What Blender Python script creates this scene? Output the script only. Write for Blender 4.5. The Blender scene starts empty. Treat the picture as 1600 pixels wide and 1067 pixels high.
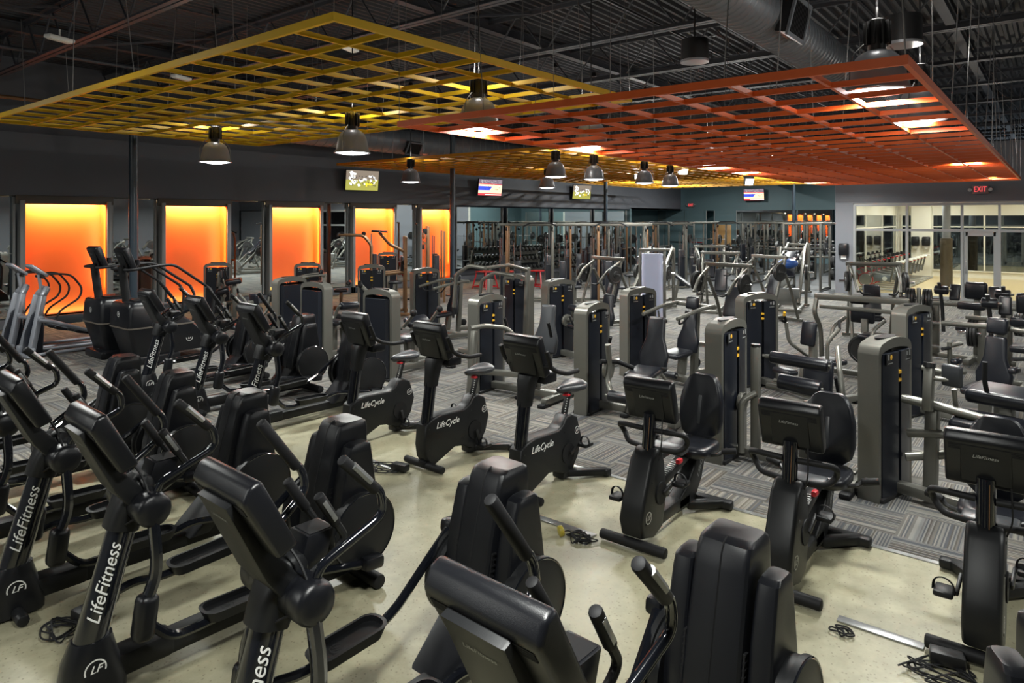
import bpy, bmesh, math, random
from math import pi, sin, cos, radians, sqrt, atan2
from mathutils import Vector as V, Matrix, Euler
random.seed(7)
S = bpy.context.scene
C = S.collection
# ------------------------------------------------------------ camera, exposure, world
YAW = atan2(.6236, .7819)                      # optical axis on the floor plan, from +X
cd = bpy.data.cameras.new('camera'); cam = bpy.data.objects.new('camera', cd); C.objects.link(cam)
cam.location = (0, 0, 2.45)
cam.rotation_euler = (pi/2, 0, YAW - pi/2)
cd.sensor_width = 36; cd.lens = 24.12; cd.shift_y = -191.5/1600     # shift lens: verticals stay vertical
cd.clip_start = .05; cd.clip_end = 200
S.camera = cam
vs = S.view_settings
vs.view_transform = 'Standard'; vs.look = 'None'; vs.gamma = 1; vs.exposure = 1.0
try: vs.use_curve_mapping = False
except Exception: pass
S.cycles.max_bounces = 7; S.cycles.diffuse_bounces = 4; S.cycles.glossy_bounces = 4
S.cycles.transparent_max_bounces = 12; S.cycles.transmission_bounces = 4
S.cycles.caustics_reflective = False; S.cycles.caustics_refractive = False
S.cycles.sample_clamp_indirect = 4
W = bpy.data.worlds.new('world'); S.world = W; W.use_nodes = True
W.node_tree.nodes['Background'].inputs[0].default_value = (.75, .88, 1, 1)
W.node_tree.nodes['Background'].inputs[1].default_value = .3
LAMP_W = 58.0      # each high-bay pendant, W, downward
UP_W = 12.0        # W, point lamp added over each pendant to brighten walls and ceiling
# pendants: x, y, rim height; the second list is added out of view to light the hall
PEND = [(6.165,11.575,3.45),(6.6,8.35,3.45),(12.75,13.66,3.45),(13.34,9.32,3.45),(14.81,9.17,3.45),(17.81,12.77,3.45),
        (17.27,9.05,3.45),(19.08,9.14,3.45)]+[(x,5.5,3.56) for x in (6.25,8.8,13.4,15.35,20.6,22.4)]+[(6.65,1.24,3.56),(8.86,1.22,3.56),(15.4,1.35,3.56),(21.0,1.3,3.56)]
PEND_OUT = [(1.9,8.6,3.45),(1.2,1.1,3.45),(-2.5,4.5,3.45),(-2.5,10,3.45),(5.5,-2.6,3.45),(12,-2.6,3.45),(19,-2.6,3.45),(1.9,13.5,3.45)]
# ------------------------------------------------------------ helpers
class MB:
    def __init__(s): s.v = []; s.f = []
    def add(s, vs, fs, M=None):
        n = len(s.v)
        s.v += [tuple(M @ V(p)) if M else tuple(p) for p in vs]
        s.f += [tuple(i+n for i in f) for f in fs]
        return s
    def bm(s, b, M=None):
        b.verts.index_update()
        s.add([v.co.copy() for v in b.verts], [[v.index for v in f.verts] for f in b.faces], M); b.free(); return s
    def box(s, c, d, bev=0, rot=None, seg=2):
        b = bmesh.new(); bmesh.ops.create_cube(b, size=1)
        for v in b.verts: v.co = V((v.co.x*d[0], v.co.y*d[1], v.co.z*d[2]))
        if bev: bmesh.ops.bevel(b, geom=b.edges[:], offset=min(bev, .48*min(d)), segments=seg, affect='EDGES', profile=.5, clamp_overlap=True)
        M = Matrix.Translation(V(c))
        if rot is not None: M = M @ Euler([radians(a) for a in rot]).to_matrix().to_4x4()
        return s.bm(b, M)
    def beam(s, p0, p1, w, h, bev=0, up=(0,0,1)):
        p0, p1 = V(p0), V(p1); x = (p1-p0); L = x.length; x.normalize()
        u = V(up)
        if abs(x.dot(u)) > .98: u = V((1,0,0))
        y = u.cross(x).normalized(); z = x.cross(y)
        b = bmesh.new(); bmesh.ops.create_cube(b, size=1)
        for v in b.verts: v.co = V((v.co.x*L, v.co.y*w, v.co.z*h))
        if bev: bmesh.ops.bevel(b, geom=b.edges[:], offset=min(bev,.45*min(w,h)), segments=2, affect='EDGES', profile=.5, clamp_overlap=True)
        M = Matrix((x, y, z)).transposed().to_4x4(); M.translation = (p0+p1)/2
        return s.bm(b, M)
    def prism(s, poly, a0, a1, axis='y', bev=0, seg=2):
        b = bmesh.new()
        mk = {'y': lambda p: (p[0], a0, p[1]), 'x': lambda p: (a0, p[0], p[1]), 'z': lambda p: (p[0], p[1], a0)}[axis]
        f = b.faces.new([b.verts.new(mk(p)) for p in poly])
        r = bmesh.ops.extrude_face_region(b, geom=[f])
        d = {'y': (0, a1-a0, 0), 'x': (a1-a0, 0, 0), 'z': (0, 0, a1-a0)}[axis]
        bmesh.ops.translate(b, vec=d, verts=[e for e in r['geom'] if isinstance(e, bmesh.types.BMVert)])
        bmesh.ops.recalc_face_normals(b, faces=b.faces[:])
        if bev:
            ed = [e for e in b.edges if abs((e.verts[0].co-e.verts[1].co).dot(V(d).normalized())) < 1e-6]
            bmesh.ops.bevel(b, geom=ed, offset=bev, segments=seg, affect='EDGES', profile=.5, clamp_overlap=True)
        return s.bm(b)
    def loft(s, rings, cap=True):
        n = len(rings[0]); vs = [p for r in rings for p in r]; fs = []
        for i in range(len(rings)-1):
            for j in range(n):
                k = (j+1) % n
                fs.append((i*n+j, i*n+k, (i+1)*n+k, (i+1)*n+j))
        if cap: fs.append(tuple(reversed(range(n)))); fs.append(tuple(range((len(rings)-1)*n, len(rings)*n)))
        return s.add(vs, fs)
    def tube(s, pts, r, n=8, fil=0, k=4, sx=1, closed=False):
        pts = [V(p) for p in pts]
        if fil and len(pts) > 2:
            q = [] if closed else [pts[0]]; N = len(pts)
            for i in (range(N) if closed else range(1, N-1)):
                a, b, c = pts[(i-1) % N], pts[i], pts[(i+1) % N]
                d0, d1 = (a-b), (c-b); f = min(fil, d0.length*.48, d1.length*.48)
                p0, p1 = b + d0.normalized()*f, b + d1.normalized()*f
                for t in range(k+1):
                    t /= k; q.append(p0*(1-t)**2 + b*2*t*(1-t) + p1*t*t)
            if not closed: q.append(pts[-1])
            pts = q
        T = []; N = len(pts)
        for i in range(N):
            a = pts[(i-1) % N] if closed or i else pts[i]; c = pts[(i+1) % N] if closed or i < N-1 else pts[i]
            T.append((c-a).normalized())
        u = V((0,0,1)) if abs(T[0].z) < .9 else V((0,1,0)) if abs(T[0].y) < .9 else V((1,0,0))
        rings = []; R = r if isinstance(r, (list, tuple)) else [r]*N
        for p, t, q in zip(pts, T, R if len(R) == N else [R[0]]*N):
            u = (u - t*u.dot(t)).normalized(); w = t.cross(u)
            rings.append([p + u*(cos(2*pi*j/n)*q*sx) + w*(sin(2*pi*j/n)*q) for j in range(n)])
        if closed: rings.append(rings[0]); return s.loft(rings, False)
        return s.loft(rings)
    def cyl(s, p0, p1, r0, r1=None, n=16, bev=0):
        p0, p1 = V(p0), V(p1); r1 = r0 if r1 is None else r1
        if not bev: return s.tube([p0, p1], [r0, r1], n)
        d = (p1-p0).normalized()
        return s.tube([p0, p0+d*bev*.3, p0+d*bev, p1-d*bev, p1-d*bev*.3, p1], [r0-bev, r0-bev*.3, r0, r1, r1-bev*.3, r1-bev], n)
    def lathe(s, prof, c=(0,0,0), n=24, M=None):
        rings = [[V((c[0]+r*cos(2*pi*j/n), c[1]+r*sin(2*pi*j/n), c[2]+z)) for j in range(n)] for r, z in prof]
        if M: rings = [[M @ p for p in q] for q in rings]
        return s.loft(rings)
    def ball(s, c, r, n=12, m=7):
        rings = []
        for i in range(m+1):
            a = -pi/2 + pi*i/m; rr_ = max(cos(a), .02)
            rings.append([V((c[0]+r[0]*rr_*cos(2*pi*j/n), c[1]+r[1]*rr_*sin(2*pi*j/n), c[2]+r[2]*sin(a))) for j in range(n)])
        return s.loft(rings)
    def build(s, name, m, parent=None, ang=38, fix=True):
        me = bpy.data.meshes.new(name); me.from_pydata(s.v, [], s.f)
        if fix:
            b = bmesh.new(); b.from_mesh(me); bmesh.ops.recalc_face_normals(b, faces=b.faces[:]); b.to_mesh(me); b.free()
        me.polygons.foreach_set('use_smooth', [True]*len(me.polygons))
        me.set_sharp_from_angle(angle=radians(ang))
        me.materials.append(m)
        o = bpy.data.objects.new(name, me); C.objects.link(o)
        if parent: o.parent = parent
        return o
def rr(cx, cy, w, h, r, n=3):                                  # rounded rectangle, list of 2D points
    r = min(r, w/2-1e-4, h/2-1e-4); out = []
    for k, (sx, sy) in enumerate(((1,1),(-1,1),(-1,-1),(1,-1))):
        for i in range(n+1):
            a = pi/2*k + pi/2*i/n
            out.append((cx + sx*(w/2-r) + r*cos(a), cy + sy*(h/2-r) + r*sin(a)))
    return out
def ringz(z, cx, cy, w, h, r, n=3): return [V((x, y, z)) for x, y in rr(cx, cy, w, h, r, n)]
def pad(mb, c, d, rot=None, bev=.035): return mb.box(c, d, bev, rot, 3)
def tag(o, label=None, cat=None, group=None, kind=None):
    if label: o['label'] = label
    if cat: o['category'] = cat
    if group: o['group'] = group
    if kind: o['kind'] = kind
    return o
def thing(name, label, cat, loc=(0,0,0), rz=0, group=None):
    o = bpy.data.objects.new(name, None); C.objects.link(o)
    o.location = loc; o.rotation_euler = (0, 0, radians(rz))
    return tag(o, label, cat, group)
def struct(name, mb, m, parent=None):
    o = mb.build(name, m, parent)
    if not parent: o['kind'] = 'structure'
    return o
def kids(o): return [c for c in bpy.data.objects if c.parent == o]
KIDS = {}
def dup(root, loc, rz, label=None, group=None):
    if root not in KIDS: KIDS[root] = [(c, [(g, ) for g in kids(c)]) for c in kids(root)]
    r = root.copy(); C.objects.link(r); r.location = loc; r.rotation_euler = (0, 0, radians(rz))
    if label: r['label'] = label
    if group: r['group'] = group
    for c, gs in KIDS[root]:
        d = c.copy(); C.objects.link(d); d.parent = r
        for g, in gs:
            e = g.copy(); C.objects.link(e); e.parent = d
    return r
# ------------------------------------------------------------ materials
def nodes(name):
    m = bpy.data.materials.new(name); m.use_nodes = True; t = m.node_tree
    return m, t, t.nodes['Principled BSDF'], (lambda k, **kw: _n(t, k, kw)), t.links.new
def _n(t, k, kw):
    n = t.nodes.new(k)
    for a, v in kw.items():
        if a[0] == '_': n.inputs[int(a[1:]) if a[1:].isdigit() else a[1:]].default_value = v
        else: setattr(n, a, v)
    return n
def mat(name, col, rough=.5, metal=0, spec=.5, emis=None, es=1, bump=0, bscale=300, coat=0, vary=0):
    m, t, b, N, L = nodes(name)
    b.inputs['Base Color'].default_value = (*col, 1); b.inputs['Roughness'].default_value = rough
    b.inputs['Metallic'].default_value = metal; b.inputs['Specular IOR Level'].default_value = spec
    b.inputs['Coat Weight'].default_value = coat
    if emis: b.inputs['Emission Color'].default_value = (*emis, 1); b.inputs['Emission Strength'].default_value = es
    if bump or vary:
        tc = N('ShaderNodeTexCoord'); no = N('ShaderNodeTexNoise', _2=bscale, _3=2.0); L(tc.outputs['Object'], no.inputs['Vector'])
        if bump:
            bp = N('ShaderNodeBump', _0=bump, _1=.002); L(no.outputs['Fac'], bp.inputs['Height']); L(bp.outputs[0], b.inputs['Normal'])
        if vary:
            n2 = N('ShaderNodeTexNoise', _2=6.0, _3=4.0); L(tc.outputs['Object'], n2.inputs['Vector'])
            mr = N('ShaderNodeMapRange', _3=rough-vary, _4=rough+vary); L(n2.outputs['Fac'], mr.inputs[0]); L(mr.outputs[0], b.inputs['Roughness'])
    return m
M = {}
M['plastic'] = mat('black_plastic', (.006,.0065,.0085), .30, spec=.42, bump=.25, bscale=500, vary=.05)
M['plastic2'] = mat('charcoal_plastic', (.009,.0095,.0105), .42, spec=.32, bump=.2, bscale=500)
M['gloss'] = mat('gloss_black_paint', (.006,.007,.010), .12, spec=.6, coat=.6)
M['rubber'] = mat('black_rubber', (.007,.007,.008), .6, spec=.3)
M['tread'] = mat('grey_tread_plastic', (.03,.032,.034), .55, bump=.5, bscale=180)
M['vinyl'] = mat('black_vinyl', (.008,.009,.013), .30, spec=.5, bump=.3, bscale=220)
M['vinyl2'] = mat('grey_vinyl', (.035,.038,.043), .36, spec=.5)
M['silver'] = mat('platinum_paint', (.185,.182,.16), .36, metal=.6, vary=.06)
M['silver2'] = mat('dull_silver_frame', (.135,.132,.115), .4, metal=.6, vary=.06)
M['rust'] = mat('bronze_frame', (.22,.12,.06), .4, metal=.5)
M['chrome'] = mat('chrome', (.7,.7,.7), .15, metal=1)
M['steel'] = mat('brushed_steel', (.42,.43,.43), .32, metal=.85)
M['cast'] = mat('silver_grey_casting', (.27,.285,.32), .4, metal=.3)
M['white'] = mat('white_print', (.75,.75,.73), .5)
M['scale'] = mat('white_scale', (.7,.7,.68), .5)
M['red'] = mat('red_plastic', (.55,.02,.03), .4)
M['yellowp'] = mat('yellow_plastic', (.75,.42,.03), .4)
M['gold'] = mat('gold_plastic', (.35,.28,.03), .35)
M['dark'] = mat('dark_panel', (.010,.012,.018), .3, spec=.5)
M['screen'] = mat('dark_display', (.004,.004,.005), .1, spec=.6)
M['plate'] = mat('black_iron_plate', (.012,.012,.012), .45, bump=.2)
M['blue'] = mat('blue_pad', (.02,.08,.3), .35)
M['redf'] = mat('red_frame_paint', (.35,.01,.015), .35)
M['bluegrey'] = mat('frosted_shield', (.30,.32,.42), .22, spec=.5)
M['wallgrey'] = mat('charcoal_wall_paint', (.115,.12,.137), .55, bump=.1, bscale=60, vary=.08)
M['wallteal'] = mat('teal_wall_paint', (.10,.16,.175), .55, bump=.1, bscale=60)
M['walllight'] = mat('grey_wall_paint', (.19,.2,.225), .6)
M['taupe'] = mat('taupe_header', (.10,.085,.07), .5)
M['alu'] = mat('satin_aluminium', (.30,.31,.31), .4, metal=.15)
M['mirror'] = mat('mirror', (.80,.86,.85), .015, metal=1)
M['column'] = mat('column_paint', (.03,.045,.06), .35)
M['deck'] = mat('dark_deck_paint', (.026,.028,.034), .65)
M['joist'] = mat('joist_paint', (.045,.049,.06), .55)
M['duct'] = mat('duct_paint', (.15,.165,.185), .42, metal=.2)
M['wire'] = mat('steel_wire', (.2,.2,.2), .4, metal=.7)
M['yellow'] = mat('yellow_grid_paint', (.92,.57,.02), .45)
M['amber'] = mat('amber_grid_paint', (.62,.29,.015), .45)
M['orange'] = mat('orange_grid_paint', (.88,.145,.02), .42)
M['niche'] = mat('orange_panel', (.9,.17,.03), .5)
M['led'] = mat('led_strip', (1,1,1), .5, emis=(1,.86,.6), es=16)
M['lens'] = mat('lamp_lens', (1,1,1), .4, emis=(.95,.98,1), es=6)
M['spun'] = mat('spun_aluminium', (.33,.34,.37), .35, metal=.35)
M['black'] = mat('black_metal', (.01,.01,.011), .45)
M['wood'] = mat('wood_door', (.42,.24,.09), .4)
M['studiowall'] = mat('white_studio_wall', (.72,.7,.62), .6)
M['exitred'] = mat('exit_letters', (.4,.02,.02), .5, emis=(1,.07,.08), es=.75)
M['exitbox'] = mat('exit_housing', (.2,.14,.14), .5)
M['flood'] = mat('flood_lens', (1,1,1), .4, emis=(1,1,.93), es=14)
def glass():
    m, t, b, N, L = nodes('clear_glass'); t.nodes.remove(b); o = t.nodes['Material Output']
    tr = N('ShaderNodeBsdfTransparent', _0=(.93,.96,.95,1)); gl = N('ShaderNodeBsdfGlossy', _0=(1,1,1,1), _1=.0)
    fr = N('ShaderNodeFresnel', _0=1.45); mx = N('ShaderNodeMixShader')
    L(fr.outputs[0], mx.inputs[0]); L(tr.outputs[0], mx.inputs[1]); L(gl.outputs[0], mx.inputs[2]); L(mx.outputs[0], o.inputs[0]); return m
M['glass'] = glass()
def concrete():
    m, t, b, N, L = nodes('polished_concrete')
    tc = N('ShaderNodeTexCoord'); P = tc.outputs['Object']
    n1 = N('ShaderNodeTexNoise', _2=.9, _3=6.0, _4=.6); n2 = N('ShaderNodeTexNoise', _2=9.0, _3=5.0, _4=.65); vo = N('ShaderNodeTexVoronoi', _2=34.0); n3 = N('ShaderNodeTexNoise', _2=18.0, _3=2.0)
    for n in (n1, n2, vo, n3): L(P, n.inputs['Vector'])
    r1 = N('ShaderNodeValToRGB'); r1.color_ramp.elements[0].position = .36; r1.color_ramp.elements[1].position = .66
    r1.color_ramp.elements[0].color = (.335,.312,.205,1); r1.color_ramp.elements[1].color = (.435,.41,.285,1); L(n1.outputs['Fac'], r1.inputs[0])
    r2 = N('ShaderNodeValToRGB'); r2.color_ramp.elements[0].position = .35; r2.color_ramp.elements[1].position = .65
    r2.color_ramp.elements[0].color = (.86,.86,.84,1); r2.color_ramp.elements[1].color = (1.06,1.06,1.06,1); L(n2.outputs['Fac'], r2.inputs[0])
    mx = N('ShaderNodeMix', data_type='RGBA', blend_type='MULTIPLY', _0=1.0); L(r1.outputs[0], mx.inputs[6]); L(r2.outputs[0], mx.inputs[7])
    r3 = N('ShaderNodeValToRGB'); r3.color_ramp.elements[0].position = .13; r3.color_ramp.elements[1].position = .24   # aggregate specks
    r3.color_ramp.elements[0].color = (.30,.28,.24,1); r3.color_ramp.elements[1].color = (1,1,1,1); L(vo.outputs['Distance'], r3.inputs[0])
    m2 = N('ShaderNodeMix', data_type='RGBA', blend_type='MULTIPLY'); L(n3.outputs['Fac'], m2.inputs[0]); L(mx.outputs[2], m2.inputs[6]); L(r3.outputs[0], m2.inputs[7])
    L(m2.outputs[2], b.inputs['Base Color'])
    mr = N('ShaderNodeMapRange', _3=.24, _4=.5); L(n2.outputs['Fac'], mr.inputs[0]); L(mr.outputs[0], b.inputs['Roughness'])
    b.inputs['Specular IOR Level'].default_value = .45
    return m
M['concrete'] = concrete()
def carpet():
    m, t, b, N, L = nodes('striped_carpet_tiles')
    tc = N('ShaderNodeTexCoord'); sp = N('ShaderNodeSeparateXYZ'); L(tc.outputs['Object'], sp.inputs[0])
    def ma(op, a, bb=None):
        n = N('ShaderNodeMath', operation=op)
        for i, q in enumerate((a, bb)):
            if q is None: continue
            if isinstance(q, (int, float)): n.inputs[i].default_value = q
            else: L(q, n.inputs[i])
        return n.outputs[0]
    tx = ma('DIVIDE', sp.outputs[0], .5); ty = ma('DIVIDE', sp.outputs[1], .5)
    ix = ma('FLOOR', tx); iy = ma('FLOOR', ty)
    par = ma('MODULO', ma('ABSOLUTE', ma('ADD', ix, iy)), 2.0)             # quarter-turn laying
    q = N('ShaderNodeMix', data_type='FLOAT'); L(par, q.inputs[0]); L(sp.outputs[0], q.inputs[2]); L(sp.outputs[1], q.inputs[3])
    cv = N('ShaderNodeCombineXYZ'); L(ix, cv.inputs[0]); L(iy, cv.inputs[1])
    wn = N('ShaderNodeTexWhiteNoise', noise_dimensions='2D'); L(cv.outputs[0], wn.inputs['Vector'])
    st = ma('FLOOR', ma('MULTIPLY', q.outputs[0], 96.0)); s2 = ma('FLOOR', ma('MULTIPLY', q.outputs[0], 17.0))
    w1 = N('ShaderNodeTexWhiteNoise', noise_dimensions='1D'); L(st, w1.inputs['W'])
    c2 = N('ShaderNodeCombineXYZ'); L(s2, c2.inputs[0]); L(ix, c2.inputs[1]); L(iy, c2.inputs[2])
    w2 = N('ShaderNodeTexWhiteNoise', noise_dimensions='3D'); L(c2.outputs[0], w2.inputs['Vector'])
    cr = N('ShaderNodeValToRGB'); cr.color_ramp.interpolation = 'CONSTANT'; e = cr.color_ramp.elements
    for i, (p_, c_) in enumerate(((0,(.080,.084,.092)),(.28,(.17,.168,.16)),(.5,(.125,.12,.110)),(.7,(.205,.2,.186)),(.86,(.085,.078,.07)))):
        el = e[i] if i < 2 else e.new(p_); el.position = p_; el.color = (*c_, 1)
    L(w1.outputs[0], cr.inputs[0])
    mx = N('ShaderNodeMix', data_type='RGBA', blend_type='MULTIPLY', _0=1.0); L(cr.outputs[0], mx.inputs[6])
    c3 = N('ShaderNodeValToRGB'); c3.color_ramp.elements[0].color = (.74,.76,.80,1); c3.color_ramp.elements[1].color = (1.24,1.18,1.06,1)
    mm = ma('MULTIPLY', ma('ADD', wn.outputs[0], w2.outputs[0]), .5); L(mm, c3.inputs[0]); L(c3.outputs[0], mx.inputs[7])
    L(mx.outputs[2], b.inputs['Base Color']); b.inputs['Roughness'].default_value = .9; b.inputs['Specular IOR Level'].default_value = .15
    return m
M['carpet'] = carpet()
def woodfloor():
    m, t, b, N, L = nodes('maple_floor')
    tc = N('ShaderNodeTexCoord'); mp = N('ShaderNodeMapping'); mp.inputs['Scale'].default_value = (1.2, 9, 1); L(tc.outputs['Object'], mp.inputs[0])
    br = N('ShaderNodeTexNoise', _2=3.0, _3=3.0); L(mp.outputs[0], br.inputs['Vector'])
    r = N('ShaderNodeValToRGB'); r.color_ramp.elements[0].color = (.55,.42,.22,1); r.color_ramp.elements[1].color = (.72,.6,.36,1); L(br.outputs['Fac'], r.inputs[0])
    L(r.outputs[0], b.inputs['Base Color']); b.inputs['Roughness'].default_value = .3; return m
M['maple'] = woodfloor()
M['nightglass'] = mat('dark_window_glass', (.20,.23,.25), .02, metal=1)
M['rubberfloor'] = mat('dark_rubber_floor', (.02,.025,.028), .5, bump=.3, bscale=200)
def weave():
    m, t, b, N, L = nodes('dark_wicker_padding')
    tc = N('ShaderNodeTexCoord'); br = N('ShaderNodeTexBrick', _4=14.0); br.inputs['Color1'].default_value = (.05,.035,.02,1); br.inputs['Color2'].default_value = (.08,.06,.03,1); br.inputs['Mortar'].default_value = (.015,.012,.01,1)
    L(tc.outputs['Generated'], br.inputs['Vector']); L(br.outputs[0], b.inputs['Base Color']); b.inputs['Roughness'].default_value = .5; return m
M['weave'] = weave()
# ------------------------------------------------------------ lettering
_TX = {}
def text2d(s, size=1.0, shear=0.0, off=0.0):
    k = (s, shear, off)
    if k not in _TX:
        cu = bpy.data.curves.new('lettering', 'FONT'); cu.body = s; cu.size = 1; cu.shear = shear; cu.offset = off; cu.resolution_u = 3; cu.align_x = 'CENTER'; cu.align_y = 'CENTER'
        o = bpy.data.objects.new('lettering', cu); me = bpy.data.meshes.new_from_object(o)
        _TX[k] = ([tuple(v.co) for v in me.vertices], [tuple(p.vertices) for p in me.polygons])
        bpy.data.objects.remove(o); bpy.data.curves.remove(cu); bpy.data.meshes.remove(me)
    v, f = _TX[k]
    return [(x*size, y*size) for x, y, z in v], f
def letter(mb, s, size, fn, shear=0, off=0, cuts=0):             # fn maps lettering (u, v) to space
    v, f = text2d(s, size, shear, off)
    if cuts:                                                     # cut the letters into strips so that they follow a curved surface
        b = bmesh.new(); q = [b.verts.new((x, y, 0)) for x, y in v]
        for p in f:
            try: b.faces.new([q[i] for i in p])
            except ValueError: pass
        for k in range(1, cuts): bmesh.ops.bisect_plane(b, geom=b.verts[:]+b.edges[:]+b.faces[:], plane_co=(0, size*(-.7+1.4*k/cuts), 0), plane_no=(0, 1, 0))
        b.verts.index_update(); v = [(p.co.x, p.co.y) for p in b.verts]; f = [[p.index for p in g.verts] for g in b.faces]; b.free()
    return mb.add([fn(*p) for p in v], f)
def plane_fn(o, u, v):
    o, u, v = V(o), V(u), V(v); return lambda a, b: o + u*a + v*b
def emblem(mb, o, u, v, r):                                      # ring with the two joined initials
    fn = plane_fn(o, u, v); n = 24
    for q0, q1 in ((r*.86, r),):
        mb.add([fn(q*cos(2*pi*i/n), q*sin(2*pi*i/n)) for q in (q0, q1) for i in range(n)], [(i, (i+1) % n, n+(i+1) % n, n+i) for i in range(n)])
    letter(mb, 'LF', r*1.05, fn, .35, .02)
    return mb
# ------------------------------------------------------------ setting: floors, walls, roof
X0, Y0 = -5.0, -6.0; XR = 24.5; XB = 40.0; YL = 18.3; ZC = 6.15; YC = 5.81
struct('floor', MB().box(((X0+5.7)/2, (Y0+7.65)/2, -.1), (5.7-X0, 7.65-Y0, .2)), M['concrete'])
mb = MB()
mb.box(((5.7+22.5)/2, (Y0+YL)/2, -.1), (16.8, YL-Y0, .2)); mb.box(((X0+5.7)/2, (7.65+YL)/2, -.1), (5.7-X0, YL-7.65, .2)); mb.box((23.5, (Y0+YC)/2, -.1), (2, YC-Y0, .2))
struct('carpet_floor', mb, M['carpet'])
mb = MB().box(((22.5+XB)/2, (YC+20)/2, -.1), (XB-22.5, 20-YC, .2)); struct('rubber_floor', mb, M['rubberfloor'])
struct('studio_floor', MB().box(((XR+34.2)/2, (Y0+YC)/2, -.1), (34.2-XR, YC-Y0, .2)), M['maple'])
mb = MB(); mb.box((5.7, (Y0+7.65)/2, .004), (.045, 7.65-Y0, .008)); mb.box(((X0+5.7)/2, 7.65, .004), (5.7-X0, .045, .008))
struct('trim_1', mb, M['steel'])                                # metal edge between concrete and carpet
# left wall: band above a row of lit panels and mirrors
mb = MB(); mb.box(((X0+XB)/2, YL+.15, (2.98+4.4)/2), (XB-X0-.6, .3, 1.42)); mb.box(((X0+XB)/2, YL+.55, (4.4+ZC)/2), (XB-X0, .3, ZC-4.4)); mb.box(((X0+33.3)/2, YL+.75, 1.5), (33.3-X0, .3, 3.0)); mb.box(((X0+33.3)/2, YL+.3, .1), (33.3-X0, .6, .2))
mb.box(((X0+XB)/2, YL+.35, 4.38), (XB-X0, .5, .05))
struct('wall_left', mb, M['wallgrey'])
PX = [5.25, 8.36, 11.46, 14.53, 17.57]; PWD = [1.7]*4+[1.5]
mirs = MB()
for i, (x, w) in enumerate(zip(PX, PWD)):
    p = thing('lit_wall_panel', ['glowing orange panel behind the two pale grey steppers, widest in view',
              'glowing orange panel just right of the slim steel column by the stair climbers', 'third glowing orange panel from the left, behind two weight towers', 'fourth glowing orange panel, behind the pull-up station', 'narrowest glowing orange panel, beside the far pole and cable station'][i], 'wall panel', (x+w/2, YL, 0), 0, 'backlit orange wall panels')
    b = MB().box((0, .32, 1.5), (w, .04, 2.6)); b.box((0, .15, .18), (w, .38, .04))
    for s in (-1, 1): b.box((s*(w/2-.006), .13, 1.5), (.012, .38, 2.62))
    b.build('glowing_panel', M['niche'], p)
    b = MB().box((0, .0, 2.89), (w+.34, .07, .2), .01); b.box((0, .2, 2.97), (w+.34, .44, .04)); b.build('header', M['taupe'], p)
    for s in (-1, 1): MB().box((s*(w/2+.05), .17, 1.44), (.1, .52, 2.86), .008).build('side_frame', M['alu'], p)
    b = MB().box((0, .14, .1), (w+.2, .46, .2), .005); b.build('plinth', M['column'], p)
    b = MB().box((0, .16, 2.92), (w-.1, .05, .02)); b.build('light_strip', M['led'], p)
    if 1:
        for nm, lx, ly, lz, sx, sy, e, rx, ry in (('top', 0, .11, 2.88, w-.1, .1, 30, 16, 0), ('bottom', 0, .2, .22, w-.1, .08, 3.2, 168, 0), ('right', w/2-.05, .0, 1.75, .06, 2.0, 3.0, 90, 0)):
            ld = bpy.data.lights.new('panel_light', 'AREA'); ld.shape = 'RECTANGLE'; ld.size = sx; ld.size_y = sy; ld.energy = e; ld.color = (1, .80, .40)
            lo = bpy.data.objects.new('panel_light', ld); C.objects.link(lo); lo.parent = p; lo.location = (lx, ly, lz)
            lo.rotation_euler = (radians(rx), 0, 0) if nm != 'right' else (radians(90), 0, 0)
# mirrors between the panels and along the far part of the wall
mi = 0
def mirror(x0, x1, y, z0=.22, z1=2.95, fr=.05):
    global mi; mi += 1
    cx, w = (x0+x1)/2, x1-x0
    t = thing('wall_mirror', ['floor to header wall mirror in a silver frame at the far left edge', 'wall mirror behind the steel column, between the first two glowing panels', 'wall mirror between the second and third glowing panels', 'wall mirror between the third and fourth glowing panels', 'wall mirror between the fourth and narrowest glowing panels',
         'large wall mirror just beyond the narrowest glowing panel', 'second large wall mirror beyond the glowing panels', 'third large wall mirror, behind the cable stations', 'last large wall mirror before the far exit doors', 'mirror on the far teal wall, left of the wooden door', 'wide mirror on the far teal wall under its television'][mi-1], 'mirror', (cx, y, 0), 0, 'wall mirrors')
    MB().box((0, .02, (z0+z1)/2), (w, .03, z1-z0)).build('mirror_pane', M['mirror'], t)
    for s in (-1, 1): MB().box((s*(w/2), 0, (z0+z1)/2), (fr, .06, z1-z0)).build('frame_stile', M['alu'], t)
    return t
ed = [(x-.12, x+w+.12) for x, w in zip(PX, PWD)]
mirror(3.2, ed[0][0]-.05, YL+.1)
for a, b_ in zip(ed, ed[1:]): 
    mirror(a[1]+.06, b_[0]-.06, YL+.12)
xs = [19.45, 22.6, 26.0, 29.6, 33.2]
for a, b_ in zip(xs, xs[1:]): mirror(a+.15, b_-.15, YL+.12, .5, 2.92, .03)
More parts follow.
